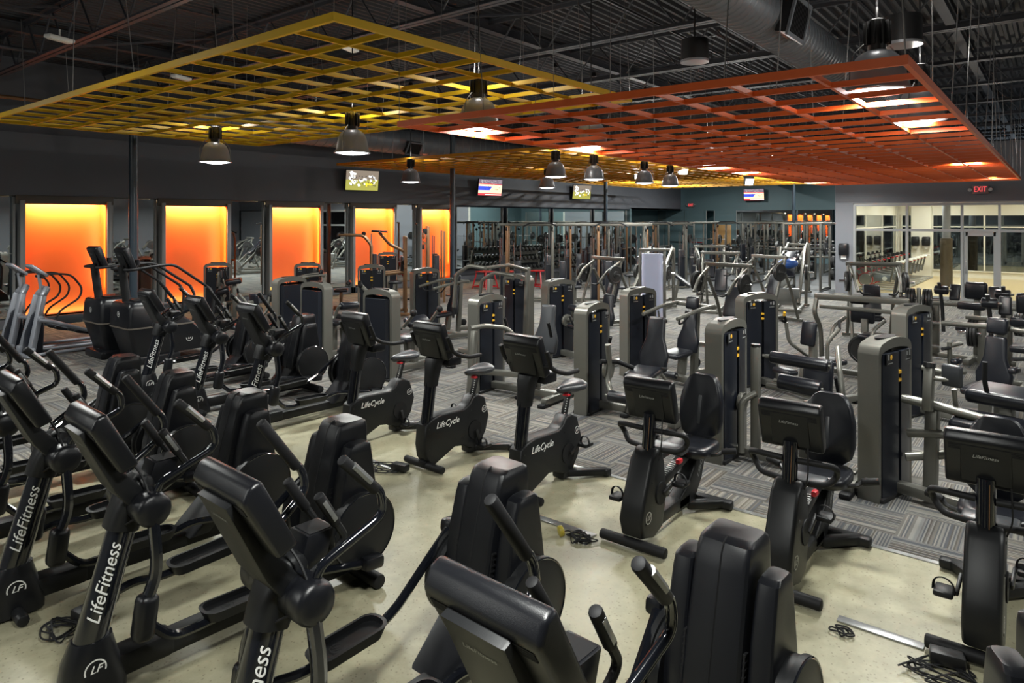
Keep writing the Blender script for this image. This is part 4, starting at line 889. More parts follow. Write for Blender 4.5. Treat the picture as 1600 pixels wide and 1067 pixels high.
def bottle(t, x, y, z, H=.72, wb=.36, wt=.22, tilt=12, name='back_pad', mt='vinyl', head=False):
    o = [(-wb/2,0),(wb/2,0),(wb/2+.015,H*.28),(wb/2-.02,H*.42),(wt/2+.01,H*.60),(wt/2,H),(-wt/2,H),(-wt/2-.01,H*.60),(-wb/2+.02,H*.42),(-wb/2-.015,H*.28)]
    b = MB().prism(o, -.04, .04, 'x', .03, 3)
    bm = bmesh.new(); vs_ = [bm.verts.new(p) for p in b.v]; [bm.faces.new([vs_[i] for i in f]) for f in b.f]
    bmesh.ops.remove_doubles(bm, verts=bm.verts[:], dist=1e-5)
    ed = [e for e in bm.edges if e.calc_face_angle(0) > 1.0]
    bmesh.ops.bevel(bm, geom=ed, offset=.022, segments=3, affect='EDGES', profile=.5, clamp_overlap=True)
    b = MB().bm(bm)
    if head: b2 = MB().box((0,0,H+.12), (.085,.22,.19), .035, None, 3)
    Mx = Matrix.Translation((x,y,z)) @ Matrix.Rotation(radians(tilt), 4, 'Y')
    b.v = [tuple(Mx @ V(p)) for p in b.v]; o = b.build(name, M[mt], t, 50)
    if head: b2.v = [tuple(Mx @ V(p)) for p in b2.v]; b2.build('headrest', M[mt], t, 50)
    return o
def seatpad(t, c, d=(.42,.38,.08), rot=None, mt='vinyl', name='seat'): return MB().box(c, d, .035, rot, 3).build(name, M[mt], t, 50)
def roller(t, p0, p1, r=.06, name='roller_pad'):
    o = MB().cyl(p0, p1, r, n=20, bev=.014).build(name, M['vinyl'], t, 50)
    p0, p1 = V(p0), V(p1); d = (p1-p0).normalized(); MB().cyl(p0-d*.05, p1+d*.015, .018, n=10).build('roller_axle', M['silver'], o); return o
def tubes(t, L, name='frame', m='silver', r=.034, n=10, fil=.08):
    b = MB()
    for p in L:
        if isinstance(p, tuple): b.beam(p[0], p[1], p[2], p[3], .012)
        else: b.tube(p, r, n=n, fil=fil)
    return b.build(name, M[m], t)
def feet(t, L): 
    for x, y in L: MB().box((x,y,.025), (.16,.10,.05), .015).build('rubber_foot', M['rubber'], t)
def handle(t, pts, r=.016, name='handle'):
    o = MB().tube(pts, r, n=8, fil=.04).build(name, M['rubber'], t); return o
def disc(t, c, r=.08, w=.05, ax='y', m='silver', name='pivot_disc'):
    d = {'y': (0,w/2,0), 'x': (w/2,0,0)}[ax]
    return MB().cyl(V(c)-V(d), V(c)+V(d), r, n=22, bev=.008).build(name, M[m], t)
def base_frame(t, L=1.25):
    tubes(t, [((0,-.10,.09),(0,-L,.09),.11,.09), ((-.35,-L,.07),(.55,-L,.07),.09,.08), ((.15,-.75,.10),(.20,-.75,.48),.12,.09)], 'base_frame'); feet(t, [(-.35,-L),(.55,-L)])
def ws_legext(t):
    base_frame(t, 1.2); y = -.70
    seatpad(t, (.02,y,.55), (.44,.36,.08), (0,-6,0)); bottle(t, .30,y,.55, .66, tilt=14, mt='vinyl')
    tubes(t, [[(.20,y,.5),(.42,y,.55),(.50,y,.95)], [(.32,y-.1,.5),(.40,y-.13,.42),(.42,y-.13,.2)]], 'back_support', r=.022)
    MB().tube([(-.40,y+.38,.72),(-.1,y+.30,.68),(.0,y+.12,.60)], .028, n=10, fil=.06).build('thigh_bar', M['rubber'], t)
    disc(t, (-.22,y+.36,.60), .13, .05, 'y'); tubes(t, [[(-.32,y+.32,.92),(-.27,y+.32,.70),(-.32,y+.32,.45),(-.42,y+.2,.33)]], 'lever_arm', r=.035)
    MB().cyl((-.31,y+.3,.95),(-.34,y+.27,1.02),.022,n=8).build('lever_grip', M['rubber'], t)
    roller(t, (-.42,y+.25,.33), (-.42,y-.23,.33), .068); handle(t, [(.1,y-.22,.58),(.1,y-.27,.62),(-.08,y-.27,.66)])
    tubes(t, [((-.05,y+.18,.05),(.02,y+.1,.5),.09,.08)], 'front_leg')
    feet(t, [(-.06,y+.2)])
def ws_press(t):
    base_frame(t, 1.3); y = -.78
    seatpad(t, (.0,y,.44), (.40,.34,.08), (0,-5,0)); bottle(t, .24,y,.44, .62, tilt=10, head=True)
    tubes(t, [((.40,y,.05),(.46,y,1.15),.1,.09), ((.44,y+.38,1.13),(.44,y-.36,1.13),.07,.06)], 'rear_post')
    for s in (-1, 1):
        tubes(t, [[(.45,y+s*.34,1.15),(.1,y+s*.34,1.12),(-.36,y+s*.33,1.02)]], 'press_arm', r=.028)
        handle(t, [(-.30,y+s*.33,1.02),(-.27,y+s*.28,.94),(-.12,y+s*.22,.93),(-.06,y+s*.30,1.05)], .014)
    tubes(t, [((.40,y,.12),(.75,y-.15,.12),.09,.09)], 'counterweight_arm'); disc(t, (.78,y-.16,.14), .075, .06, 'y', 'rubber', 'wheel'); disc(t, (.58,y+.1,.22), .07, .06, 'y', 'rubber', 'wheel')
    roller(t, (-.18,y+.16,.16), (-.18,y-.16,.16), .05, 'foot_pad')
def ws_rollers(t):
    base_frame(t, 1.25); y = -.72
    tubes(t, [((.02,-.30,.05),(.02,-.30,1.16),.085,.085), [(-.10,-.20,.10),(-.10,-.20,.62),(-.02,-.32,.70)]], 'upright_post')
    MB().cyl((.02,-.30,1.155),(.02,-.30,1.185),.045,n=14).build('post_cap', M['black'], t)
    roller(t, (.05,y+.28,1.07), (.05,y-.27,1.05), .06); roller(t, (.0,y+.18,.85), (.0,y-.22,.83), .078)
    tubes(t, [[(.05,y+.32,.78),(.05,y-.40,.74)]], 'roller_shaft', r=.026); tubes(t, [[(.30,y-.28,1.20),(.14,y-.34,1.0),(.08,y-.38,.86),(.06,y-.40,.58)]], 'lever_arm', r=.026)
    seatpad(t, (.35,y,.50), (.40,.36,.08)); MB().box((.62,y,.80), (.08,.30,.40), .035, (0,12,0), 3).build('back_pad', M['vinyl'], t)
    disc(t, (.0,-.17,.58), .10, .05, 'y', 'silver2'); handle(t, [(.55,y-.2,.6),(.4,y-.26,.72),(.3,y-.26,.9)])
    MB().cyl((.06,y-.36,.58),(.06,y-.46,.58),.045,n=14,bev=.01).build('arm_joint', M['silver'], t)
def ws_thick(t):
    base_frame(t, 1.35); y = -.80
    MB().box((.40,y,.96), (.36,.52,.12), .04, (0,-6,0), 3).build('chest_pad', M['vinyl'], t); MB().box((.16,y+.06,.74), (.30,.50,.13), .045, (0,-16,0), 3).build('seat', M['vinyl'], t)
    tubes(t, [((.10,-.33,.05),(.16,-.33,.85),.10,.09), [(.05,-.12,.86),(.10,-.36,.84),(.10,y,.80)], [(.1,-.15,.55),(.12,-.4,.60),(.2,y,.62)], [(.05,-.15,.35),(.2,-.4,.40),(.4,-.5,.45)]], 'upright_frame', r=.04)
    tubes(t, [((.02,-.34,.80),(.06,-.34,1.17),.075,.075)], 'lever_post'); MB().cyl((.06,-.34,1.17),(.065,-.34,1.21),.046,n=14).build('post_cap', M['black'], t)
    MB().box((.10,-.50,1.12), (.05,.16,.19), .03, None, 3).build('side_pad', M['vinyl2'], t)
    tubes(t, [[(.06,-.36,1.08),(.10,-.50,1.08)], [(.14,-.5,1.0),(.2,-.5,.78),(.3,-.5,.72)]], 'pad_arm', r=.02)
    handle(t, [(.28,y+.10,.98),(.22,y+.10,1.10),(.20,y+.09,1.26)], .02)
    tubes(t, [((.42,y,.1),(.42,y,.88),.1,.1)], 'seat_post')
def ws_shoulder(t):
    base_frame(t, 1.3); y = -.80
    seatpad(t, (.02,y,.46), (.42,.36,.09), (0,-4,0)); bottle(t, .26,y,.44, .62, .36, .22, 8, head=True)
    tubes(t, [((.42,y,.05),(.48,y,1.15),.1,.09), [(.45,-.15,1.12),(.45,y,1.15),(.45,y-.55,1.12)]], 'rear_post', r=.032)
    for s in (-1, 1):
        tubes(t, [[(.10,y+s*.40,.55),(.08,y+s*.40,.95)], [(.08,y+s*.40,.90),(.3,y+s*.36,.92)]], 'press_arm', r=.026); handle(t, [(.08,y+s*.40,.88),(-.18,y+s*.36,.90)], .022)
        MB().box((.03,y+s*.30,.74), (.16,.09,.07), .03, None, 3).build('elbow_pad', M['vinyl'], t)
    tubes(t, [[(.0,-.12,.60),(.05,-.38,.58),(.42,-.42,.55)]], 'side_frame', r=.036)
def ws_row(t):
    base_frame(t, 1.2); y = -.80
    bottle(t, .30,y,.56, .68, tilt=10, mt='vinyl2'); seatpad(t, (-.02,y,.52), (.46,.36,.08), (0,-4,0))
    tubes(t, [[(-.55,-.15,.96),(-.35,y+.55,.98),(-.05,y+.40,.92),(.05,y+.30,.76),(.28,y+.26,.74)]], 'press_arm', r=.034)
    tubes(t, [((-.50,-.1,.05),(-.40,-.1,.9),.085,.08), ((-.15,y+.1,.05),(-.05,y+.1,.5),.09,.08), ((-.30,-.05,.32),(-.25,y,.36),.08,.08)], 'legs'); feet(t, [(-.50,-.1),(-.15,y+.1)])
    handle(t, [(.0,y+.42,.86),(-.04,y+.42,.98),(-.08,y+.42,1.06)], .022); handle(t, [(.0,y-.30,.86),(-.04,y-.30,.98),(-.08,y-.30,1.06)], .022)
    disc(t, (-.2,y+.32,.70), .09, .06, 'y', 'rubber'); tubes(t, [[(.45,y,.4),(.48,y,1.0)]], 'back_support', r=.03)
def ws_lat(t):
    base_frame(t, 1.3); y = -.78
    MB().box((.22,y,.86), (.08,.24,.34), .035, (0,8,0), 3).build('chest_pad', M['vinyl'], t); seatpad(t, (.55,y,.45), (.42,.36,.08))
    tubes(t, [((.30,y,.05),(.30,y,.9),.09,.09), [(.0,-.12,.45),(.25,-.35,.45),(.32,y,.42)], [(.1,y+.3,.98),(.15,y+.3,.70),(.4,y+.2,.50)], [(.25,y-.5,1.0),(.12,y-.42,.82),(.15,y-.4,.45),(.3,y-.3,.35)]], 'frame', r=.026)
    handle(t, [(.0,y+.30,1.02),(.1,y+.3,.98),(.02,y+.24,1.08)], .018); MB().cyl((.02,y+.25,1.09),(.0,y+.22,1.14),.02,n=8).build('grip', M['yellowp'], t)
    handle(t, [(.25,y-.5,1.0),(.3,y-.45,1.1)], .02); seatpad(t, (-.15,y+.05,.36), (.18,.34,.08), None, 'vinyl', 'foot_pad')
def ws_curl(t):
    base_frame(t, 1.2); y = -.72
    seatpad(t, (.20,y,.50)); MB().box((-.05,y,.80), (.20,.48,.10), .04, (0,-35,0), 3).build('arm_pad', M['vinyl'], t)
    tubes(t, [((.0,y,.1),(.0,y,.75),.09,.09), [(-.05,-.15,.72),(-.05,y+.35,.74)]], 'arm_post', r=.028)
    for s in (-1, 1): tubes(t, [[(-.05,y+s*.3,.74),(-.25,y+s*.28,.95)]], 'lever_arm', r=.028)
    for s in (-1, 1): MB().ball((-.27,y+s*.3,.98), (.055,.055,.06)).build('hand_grip', M['rubber'], t)
def ws_legcurl(t):
    base_frame(t, 1.2); y = -.62
    roller(t, (-.10,y+.18,.92), (-.10,y-.20,.90), .065); roller(t, (-.15,y+.16,.62), (-.15,y-.2,.60), .05); seatpad(t, (.30,y,.58), (.42,.34,.08)); bottle(t, .55,y,.58, .55, tilt=12)
    tubes(t, [[(.0,-.12,.66),(.05,y+.2,.70),(-.08,y+.2,.92)], ((.3,y,.05),(.3,y,.55),.09,.09)], 'lever_arm', r=.03); disc(t, (.02,-.22,.66), .11, .05); handle(t, [(-.2,y-.1,.62),(-.32,y-.12,.7),(-.36,y-.1,.82)], .016)
def ws_arms(t):
    base_frame(t, 1.2); y = -.85
    tubes(t, [((.35,-.2,.05),(.42,-.2,1.55),.08,.08), ((.35,-1.2,.05),(.42,-1.2,1.4),.08,.08), [(.42,-.2,1.5),(.40,-.7,1.62),(.40,-1.3,1.6)]], 'upright_frame', r=.032)
    for s, z in ((-.35,1.58), (.3,1.42)): tubes(t, [[(.42,y+s,z),(-.1,y+s,z+.03),(-.45,y+s,z-.14),(-.52,y+s,z-.75)]], 'swing_arm', r=.034); MB().cyl((-.52,y+s,z-.75),(-.53,y+s,z-.95),.022,n=8).build('grip', M['rubber'], t)
    seatpad(t, (.05,y,.45)); MB().box((.3,y,.8), (.08,.3,.5), .035, (0,8,0), 3).build('back_pad', M['vinyl'], t)
WS = dict(legext=ws_legext, press=ws_press, rollers=ws_rollers, thick=ws_thick, shoulder=ws_shoulder, row=ws_row, lat=ws_lat, curl=ws_curl, legcurl=ws_legcurl, arms=ws_arms)
SEL = [ # x, y, yaw, kind, height, name, label
 (6.90,1.22,-14,'thick',1.40,'abdominal_machine','silver weight tower machine with two thick black slab pads at the right, nearest tower'),
 (6.95,2.70,-2,'rollers',1.42,'roller_machine','silver weight tower machine with two black roller pads, right of the left recumbent bike'),
 (7.55,4.70,4,'legext',1.38,'leg_extension_machine','leg extension machine with long low roller, just behind the right upright bike'),
 (7.5,6.45,3,'row',1.37,'seated_row_machine','seated machine with pale arm tube, behind the consoles of the upright bikes'),
 (7.0,8.15,92,'curl',1.38,'strength_machine','silver weight tower with plain back, just left of the left upright bike'),
 (7.1,9.95,92,'legcurl',1.38,'strength_machine','silver weight tower with plain back, behind the second row of ellipticals on the right'),
 (7.4,11.2,182,'lat',1.38,'strength_machine','silver weight tower with plain back, behind the second row of ellipticals on the left'),
 (9.90,1.45,-18,'shoulder',1.38,'shoulder_press_machine','press machine with headrest and tall back pad behind the nearest tower'),
 (10.20,3.50,-30,'lat',1.36,'low_row_machine','low row machine with small chest pad, second row, its tower centre right'),
 (9.75,5.22,-16,'press',1.37,'overhead_press_machine','press machine with headrest and forward curved arms, second row centre'),
 (10.1,7.00,-15,'legcurl',1.38,'leg_curl_machine','leg curl machine in the second row, its short roller beside the tower'),
 (10.35,8.10,-94,'arms',1.40,'pull_down_machine','machine with high bent swing arms above its weight tower, centre of the hall'),
 (10.6,10.9,-18,'press',1.38,'chest_press_machine','press machine with headrest in front of the narrowest glowing panel'),
 (10.6,12.7,-38,'curl',1.38,'arm_curl_machine','arm curl machine with round grips in front of the fourth glowing panel'),
 (10.1,14.5,-40,'press',1.38,'strength_machine','weight tower machine at the right edge of the third glowing panel'),
 (8.75,16.3,-32,'thick',1.38,'strength_machine','weight tower machine against the second glowing panel'),
 (14.6,16.7,-40,'curl',1.40,'strength_machine','small distant weight tower at the right edge of the fourth glowing panel'),
]
for x, y, rz, k, h, nm, lab in SEL:
    t = thing(nm, lab, 'strength machine', (x, y, 0), rz, 'weight tower machines'); tower(t, h); WS[k](t)
# ------------------------------------------------------------ plate loaded machines
def plates(t, c, ax, n=2, r=.19, w=.035, name='weight_plate'):
    c = V(c); ax = V(ax).normalized()
    for i in range(n):
        p = c + ax*(w+.004)*i; o = MB(); rr_ = r*(1-.0*i)
        q = ax.to_track_quat('Z', 'Y').to_matrix().to_4x4(); Mx = Matrix.Translation(p) @ q
        o.lathe([(.03,0),(rr_*.35,0),(rr_*.4,.008),(rr_*.82,.008),(rr_*.86,0),(rr_,.003),(rr_,w-.003),(rr_*.86,w),(rr_*.82,w-.008),(rr_*.4,w-.008),(rr_*.35,w),(.03,w)], n=26, M=Mx).build(name, M['plate'], t, 30)
def peg(t, p0, p1): MB().cyl(p0, p1, .024, n=10).build('plate_peg', M['chrome'], t)
def pl_row(t):                                                   # wide frame with two long cross beams
    tubes(t, [((.0,.65,1.24),(.0,-.68,1.26),.07,.09), ((-.06,.55,1.10),(-.06,-.5,1.10),.06,.06)], 'cross_beam', 'silver2')
    tubes(t, [[(.0,.62,1.22),(-.10,.62,1.0),(.05,.58,.75),(.05,.55,.05)], [(.0,-.66,1.24),(.12,-.70,.95),(.0,-.62,.45),(-.25,-.60,.06)], [(-.05,-.55,1.1),(.2,-.62,.8),(.25,-.62,.05)], ((-.25,-.6,.06),(.45,-.6,.06),.08,.07), ((.3,.5,.06),(.3,-.6,.06),.08,.08), ((.1,-.05,.06),(.1,-.05,.95),.09,.09)], 'frame', 'silver2', .036)
    seatpad(t, (-.05,-.2,.72), (.38,.32,.08)); MB().box((.16,-.0,.98), (.09,.34,.22), .035, None, 3).build('chest_pad', M['vinyl'], t); MB().box((.2,.05,1.20), (.12,.28,.1), .035, None, 3).build('upper_pad', M['vinyl'], t)
    tubes(t, [[(.0,.2,.95),(-.35,.25,.85),(-.45,.25,.65)]], 'lever_arm', 'silver2', .028); tubes(t, [[(.0,-.35,.95),(-.35,-.3,.85),(-.45,-.3,.65)]], 'lever_arm', 'silver2', .028)
    plates(t, (-.12,-.1,.52), (-1,0,0), 1, .21); peg(t, (-.02,-.1,.52), (-.22,-.1,.52)); feet(t, [(-.25,-.6),(.05,.55)])
    MB().box((-.1,-.75,.28), (.3,.16,.03), .008, (0,-25,0)).build('foot_plate', M['steel'], t)
def pl_tree(t):
    tubes(t, [((0,0,0),(0,0,1.35),.06,.06), ((-.3,0,.03),(.3,0,.03),.07,.06), ((0,-.3,.03),(0,.3,.03),.07,.06)], 'post', 'silver2')
    for z, n in ((1.18,3), (.82,3), (.45,2)):
        for s in (-1, 1):
            if z == .45 and s > 0: continue
            peg(t, (0,s*.03,z), (0,s*.28,z)); plates(t, (0,s*.06,z), (0,s,0), n, .16 if z > 1 else .2)
def pl_press(t, rust=False):                                     # incline press: two A-frames with lever arms
    m = 'silver2'
    tubes(t, [[(-.55,.45,.05),(-.25,.45,.9),(.0,.45,1.55)], [(-.55,-.45,.05),(-.25,-.45,.9),(.0,-.45,1.55)], ((.0,.5,1.55),(.0,-.5,1.55),.08,.08), [(.55,.40,.05),(.25,.40,.8),(-.05,.42,1.3)], [(.55,-.40,.05),(.25,-.40,.8),(-.05,-.42,1.3)], ((-.55,.5,.05),(-.55,-.5,.05),.08,.07), ((.55,.5,.05),(.55,-.5,.05),.08,.07), ((-.5,0,.08),(.5,0,.08),.08,.08)], 'frame', m, .034)
    for s in (-1, 1):
        tubes(t, [[(.0,s*.42,1.5),(-.4,s*.40,1.30),(-.62,s*.36,1.05)]], 'lever_arm', m, .03); handle(t, [(-.55,s*.36,1.1),(-.62,s*.28,1.0),(-.66,s*.16,1.02)], .018)
        peg(t, (-.28,s*.42,1.22), (-.28,s*.66,1.22)); plates(t, (-.28,s*.47,1.22), (0,s,0), 2, .2)
    seatpad(t, (-.1,0,.48), (.40,.34,.08)); MB().box((.16,0,.82), (.09,.32,.62), .035, (0,18,0), 3).build('back_pad', M['vinyl'], t)
def pl_squat(t):                                                 # sloping sled with back pad
    tubes(t, [((-.8,.32,.25),(.75,.32,1.65),.08,.09), ((-.8,-.32,.25),(.75,-.32,1.65),.08,.09), ((.72,.36,.05),(.72,.36,1.65),.08,.08), ((.72,-.36,.05),(.72,-.36,1.65),.08,.08), ((-.8,.4,.06),(-.8,-.4,.06),.09,.08), ((.72,.45,.06),(.72,-.45,.06),.09,.08), ((.72,.36,1.6),(.72,-.36,1.6),.07,.07), ((-.8,.3,.06),(.72,.3,.06),.07,.07), ((-.8,-.3,.06),(.72,-.3,.06),.07,.07)], 'sled_rails', 'silver2')
    MB().box((.05,0,1.12), (.75,.34,.09), .035, (0,-42,0), 3).build('back_pad', M['vinyl'], t)
    for s in (-1, 1): MB().box((.36,s*.17,1.40), (.20,.12,.1), .035, (0,-42,0), 3).build('shoulder_pad', M['vinyl'], t); peg(t, (.1,s*.36,1.0),(.1,s*.62,1.0)); plates(t, (.1,s*.4,1.0), (0,s,0), 2, .21)
    MB().box((-.72,0,.42), (.05,.7,.5), .01, (0,-30,0)).build('foot_plate', M['steel'], t)
def pl_calf(t):                                                  # seated row of rollers and upholstered blocks
    tubes(t, [((.0,.75,.98),(.0,-.75,.98),.05,.06), ((.05,.55,.05),(.05,.55,1.0),.1,.09), ((.05,-.5,.05),(.05,-.5,1.0),.1,.09), ((-.4,.0,.08),(.6,.0,.08),.1,.09), ((.05,.6,.08),(.05,-.6,.08),.09,.08), ((.3,0,.1),(.35,0,1.1),.09,.1)], 'frame', 'silver2')
    for s in (-1, 1):
        tubes(t, [[(.0,s*.42,.5),(-.02,s*.44,1.0),(-.12,s*.46,1.35)]], 'lever_arm', 'black', .03); roller(t, (-.05,s*.44-.10,1.22), (-.05,s*.44+.10,1.22), .075)
        MB().box((.12,s*.28,1.18), (.06,.16,.28), .025, (0,14,0), 3).build('side_pad', M['vinyl'], t)
        peg(t, (.0,s*.55,.75),(.0,s*.85,.75)); plates(t, (.0,s*.60,.75), (0,s,0), 3, .2)
    MB().box((.25,0,1.22), (.12,.34,.30), .05, None, 3).build('back_pad', M['vinyl'], t); seatpad(t, (-.1,0,.62), (.42,.36,.1)); MB().box((-.05,.0,.98), (.12,.4,.12), .03, None, 3).build('front_pad', M['vinyl'], t)
PLATE = [
 (11.3,2.35,-6,pl_row,'plate_loaded_row_machine','plate loaded row machine with two long horizontal beams, right of centre'),
 (12.6,1.75,0,pl_tree,'plate_tree','weight plate tree holding stacked black plates before the studio glass'),
 (13.9,1.15,-8,pl_calf,'calf_machine','plate loaded machine with round rollers before the studio door'),
 (12.2,.35,-5,pl_calf,'leg_press_machine','plate loaded machine with black side pads at the right edge'),
 (15.2,2.9,20,pl_press,'incline_press_machine','plate loaded press with raised black seat blocks left of the plate tree'),
 (13.1,5.05,-10,pl_press,'plate_loaded_press','plate loaded press frame with tall black pad, behind the centre right tower'),
 (16.6,5.4,-20,pl_press,'plate_loaded_press','tall plate loaded press frame in the far right group, before the dark rubber floor'),
 (17.6,7.0,15,pl_press,'plate_loaded_press','far plate loaded press frame left of the sled machine'),
 (19.3,5.75,10,pl_squat,'hack_squat_machine','sloping sled squat machine with blue pad before the grey wall end'),
 (13.6,8.05,-15,pl_press,'plate_loaded_press','plate loaded machine with upward arms behind the middle of the hall'),
 (16.8,8.6,5,pl_squat,'leg_press_sled','sloping leg press sled behind the frosted shield'),
 (21.5,8.9,30,pl_press,'plate_loaded_press','distant plate loaded press on the edge of the dark rubber floor'),
 (23.0,6.9,-10,pl_squat,'hack_squat_machine','distant sled squat machine beside the far steel racks'),
]
for x, y, rz, fn, nm, lab in PLATE:
    t = thing(nm, lab, 'weight machine', (x, y, 0), rz, 'plate loaded machines'); fn(t)
    if 'blue pad' in lab: MB().ball((-.2,0,1.25), (.2,.26,.14), 16, 8).build('blue_pad', M['blue'], t)
# ------------------------------------------------------------ cable stations
def stack(t, x, y, h=1.5, w=.3, m='dark'):
    MB().box((x,y,h/2), (.14,w,h), .02).build('weight_stack', M[m], t)
    for s in (-1, 1): MB().cyl((x-.08,y+s*.1,.1), (x-.08,y+s*.1,h+.55), .012, n=6).build('guide_rod', M['chrome'], t)
def pulley(t, c, r=.06): MB().cyl(V(c)-V((0,.02,0)), V(c)+V((0,.02,0)), r, n=14, bev=.006).build('pulley', M['rubber'], t)
def lat_pulldown(t):
    tubes(t, [[(.3,.28,.05),(.3,.28,1.75),(.1,.28,2.0),(-.55,.28,2.02)], [(.3,-.28,.05),(.3,-.28,1.75),(.1,-.28,2.0),(-.55,-.28,2.02)], ((.3,.3,1.05),(.3,-.3,1.05),.07,.07), ((.3,.4,.05),(.3,-.4,.05),.08,.07), ((.3,0,.06),(-.7,0,.06),.08,.08), ((-.5,0,.06),(-.5,0,.5),.08,.08)], 'frame', 'rust', .035)
    stack(t, .38, 0); seatpad(t, (-.5,0,.52), (.36,.36,.08)); roller(t, (-.3,.2,.72), (-.3,-.2,.72), .06)
    MB().tube([(-.55,.62,1.98),(-.55,.45,2.06),(-.55,-.45,2.06),(-.55,-.62,1.98)], .02, n=8, fil=.05).build('pull_bar', M['rubber'], t); pulley(t, (-.5,.1,2.05)); pulley(t, (.1,0,2.05))
def pull_up(t):
    tubes(t, [((.3,.35,.05),(.3,.35,2.0),.08,.08), ((.3,-.35,.05),(.3,-.35,2.0),.08,.08), [(.3,.35,1.6),(-.1,.34,1.8),(-.35,.33,2.1)], [(.3,-.35,1.6),(-.1,-.34,1.8),(-.35,-.33,2.1)], ((.3,.4,1.2),(.3,-.4,1.2),.07,.07), ((.4,.45,.05),(-.5,.45,.05),.08,.07), ((.4,-.45,.05),(-.5,-.45,.05),.08,.07), [(.3,.3,1.1),(-.2,.3,1.05)], [(.3,-.3,1.1),(-.2,-.3,1.05)]], 'frame', 'rust', .035)
    MB().tube([(-.3,.75,2.08),(-.35,.4,2.12),(-.35,-.4,2.12),(-.3,-.75,2.08)], .022, n=8, fil=.06).build('pull_up_bar', M['rubber'], t)
    for s in (-1, 1): MB().tube([(-.55,s*.33,2.14),(-.15,s*.33,2.12)], .02, n=8).build('grip', M['rubber'], t); MB().ball((.28,s*.2,1.35), (.08,.08,.08)).build('hand_grip', M['rubber'], t)
    MB().box((.22,0,1.3), (.08,.3,.4), .03, None, 3).build('back_pad', M['vinyl'], t)
def crossover(t, n=4, w=1.35, m='rust'):                         # long jungle of cable columns under one beam
    L = w*(n-1)
    tubes(t, [((0,L/2+.2,2.28),(0,-L/2-.2,2.28),.07,.08), ((.5,L/2+.2,2.28),(.5,-L/2-.2,2.28),.06,.06), ((0,L/2+.1,.05),(0,-L/2-.1,.05),.07,.06), ((.5,L/2+.1,.05),(.5,-L/2-.1,.05),.07,.06)], 'top_beam', 'silver2')
    for i in range(n):
        y = -L/2+w*i
        tubes(t, [((0,y,.05),(0,y,2.28),.07,.07), ((.5,y,.05),(.5,y,2.28),.07,.07), ((0,y,2.28),(.5,y,2.28),.06,.06), ((0,y,1.1),(.5,y,1.1),.05,.05)], 'column', m if i % 2 else 'silver2'); stack(t, .28, y+.12, 1.35, .24); stack(t, .28, y-.3, 1.2, .2)
        pulley(t, (-.08,y,2.15)); pulley(t, (-.08,y+.14,1.95), .07); MB().cyl((-.08,y+.14,1.9),(-.08,y+.14,1.2),.006,n=5).build('cable', M['chrome'], t); MB().tube([(-.1,y+.06,1.1),(-.08,y+.14,1.2),(-.06,y+.22,1.1),(-.1,y+.06,1.1)],.012,n=6).build('handle', M['rubber'], t)
    for s in (-1, 1): MB().tube([(-.35,s*L*.25-.5,2.22),(-.3,s*L*.25-.3,2.33),(-.3,s*L*.25+.3,2.33),(-.35,s*L*.25+.5,2.22)], .022, n=8, fil=.06).build('pull_bar', M['rubber'], t)
    for i in range(n-1): seatpad(t, (-.45,-L/2+w*(i+.5),.5), (.4,.34,.08)); tubes(t, [((0,-L/2+w*(i+.5),.08),(-.6,-L/2+w*(i+.5),.08),.07,.07), ((-.45,-L/2+w*(i+.5),.05),(-.45,-L/2+w*(i+.5),.48),.07,.07)], 'seat_post', 'silver2')
def frosted(t):
    MB().loft([ringz(.1,0,0,.34,.5,.12), ringz(1.62,0,0,.34,.5,.12)]).build('frosted_shield', M['bluegrey'], t, 50)
    tubes(t, [((.02,.29,0),(.02,.29,1.72),.07,.07), ((.02,-.29,0),(.02,-.29,1.72),.07,.07), ((.02,.32,1.70),(.02,-.32,1.70),.08,.07)], 'frame', 'silver2'); MB().box((0,0,.04), (.5,.7,.08), .02).build('base', M['black'], t); pulley(t, (-.02,0,1.78), .05)
def cable_pair(t):
    tubes(t, [((0,.65,.05),(0,.65,2.2),.07,.07), ((0,-.65,.05),(0,-.65,2.2),.07,.07), ((0,.68,2.2),(0,-.68,2.2),.07,.08), ((.45,.65,.05),(.45,.65,2.1),.06,.06), ((.45,-.65,.05),(.45,-.65,2.1),.06,.06), ((0,0,.05),(0,0,2.2),.06,.06), ((-.1,.7,1.75),(-.1,-.7,1.75),.05,.05)], 'frame', 'rust', .03)
    for s in (-1, 1):
        stack(t, .25, s*.5, 1.4, .24); pulley(t, (-.06,s*.6,2.1), .07); pulley(t, (-.06,s*.25,2.05), .06); MB().ball((-.12,s*.45,1.95), (.03,.10,.10)).build('guide_disc', M['rust'], t)
        MB().cyl((-.1,s*.3,2.0),(-.1,s*.3,.5),.006,n=5).build('cable', M['chrome'], t)
    MB().tube([(-.3,.75,2.28),(-.35,.4,2.32),(-.35,-.4,2.32),(-.3,-.75,2.28)], .022, n=8, fil=.06).build('pull_up_bar', M['rubber'], t)
    MB().box((-.12,0,1.62), (.08,.16,.14), .02).build('carriage', M['black'], t)
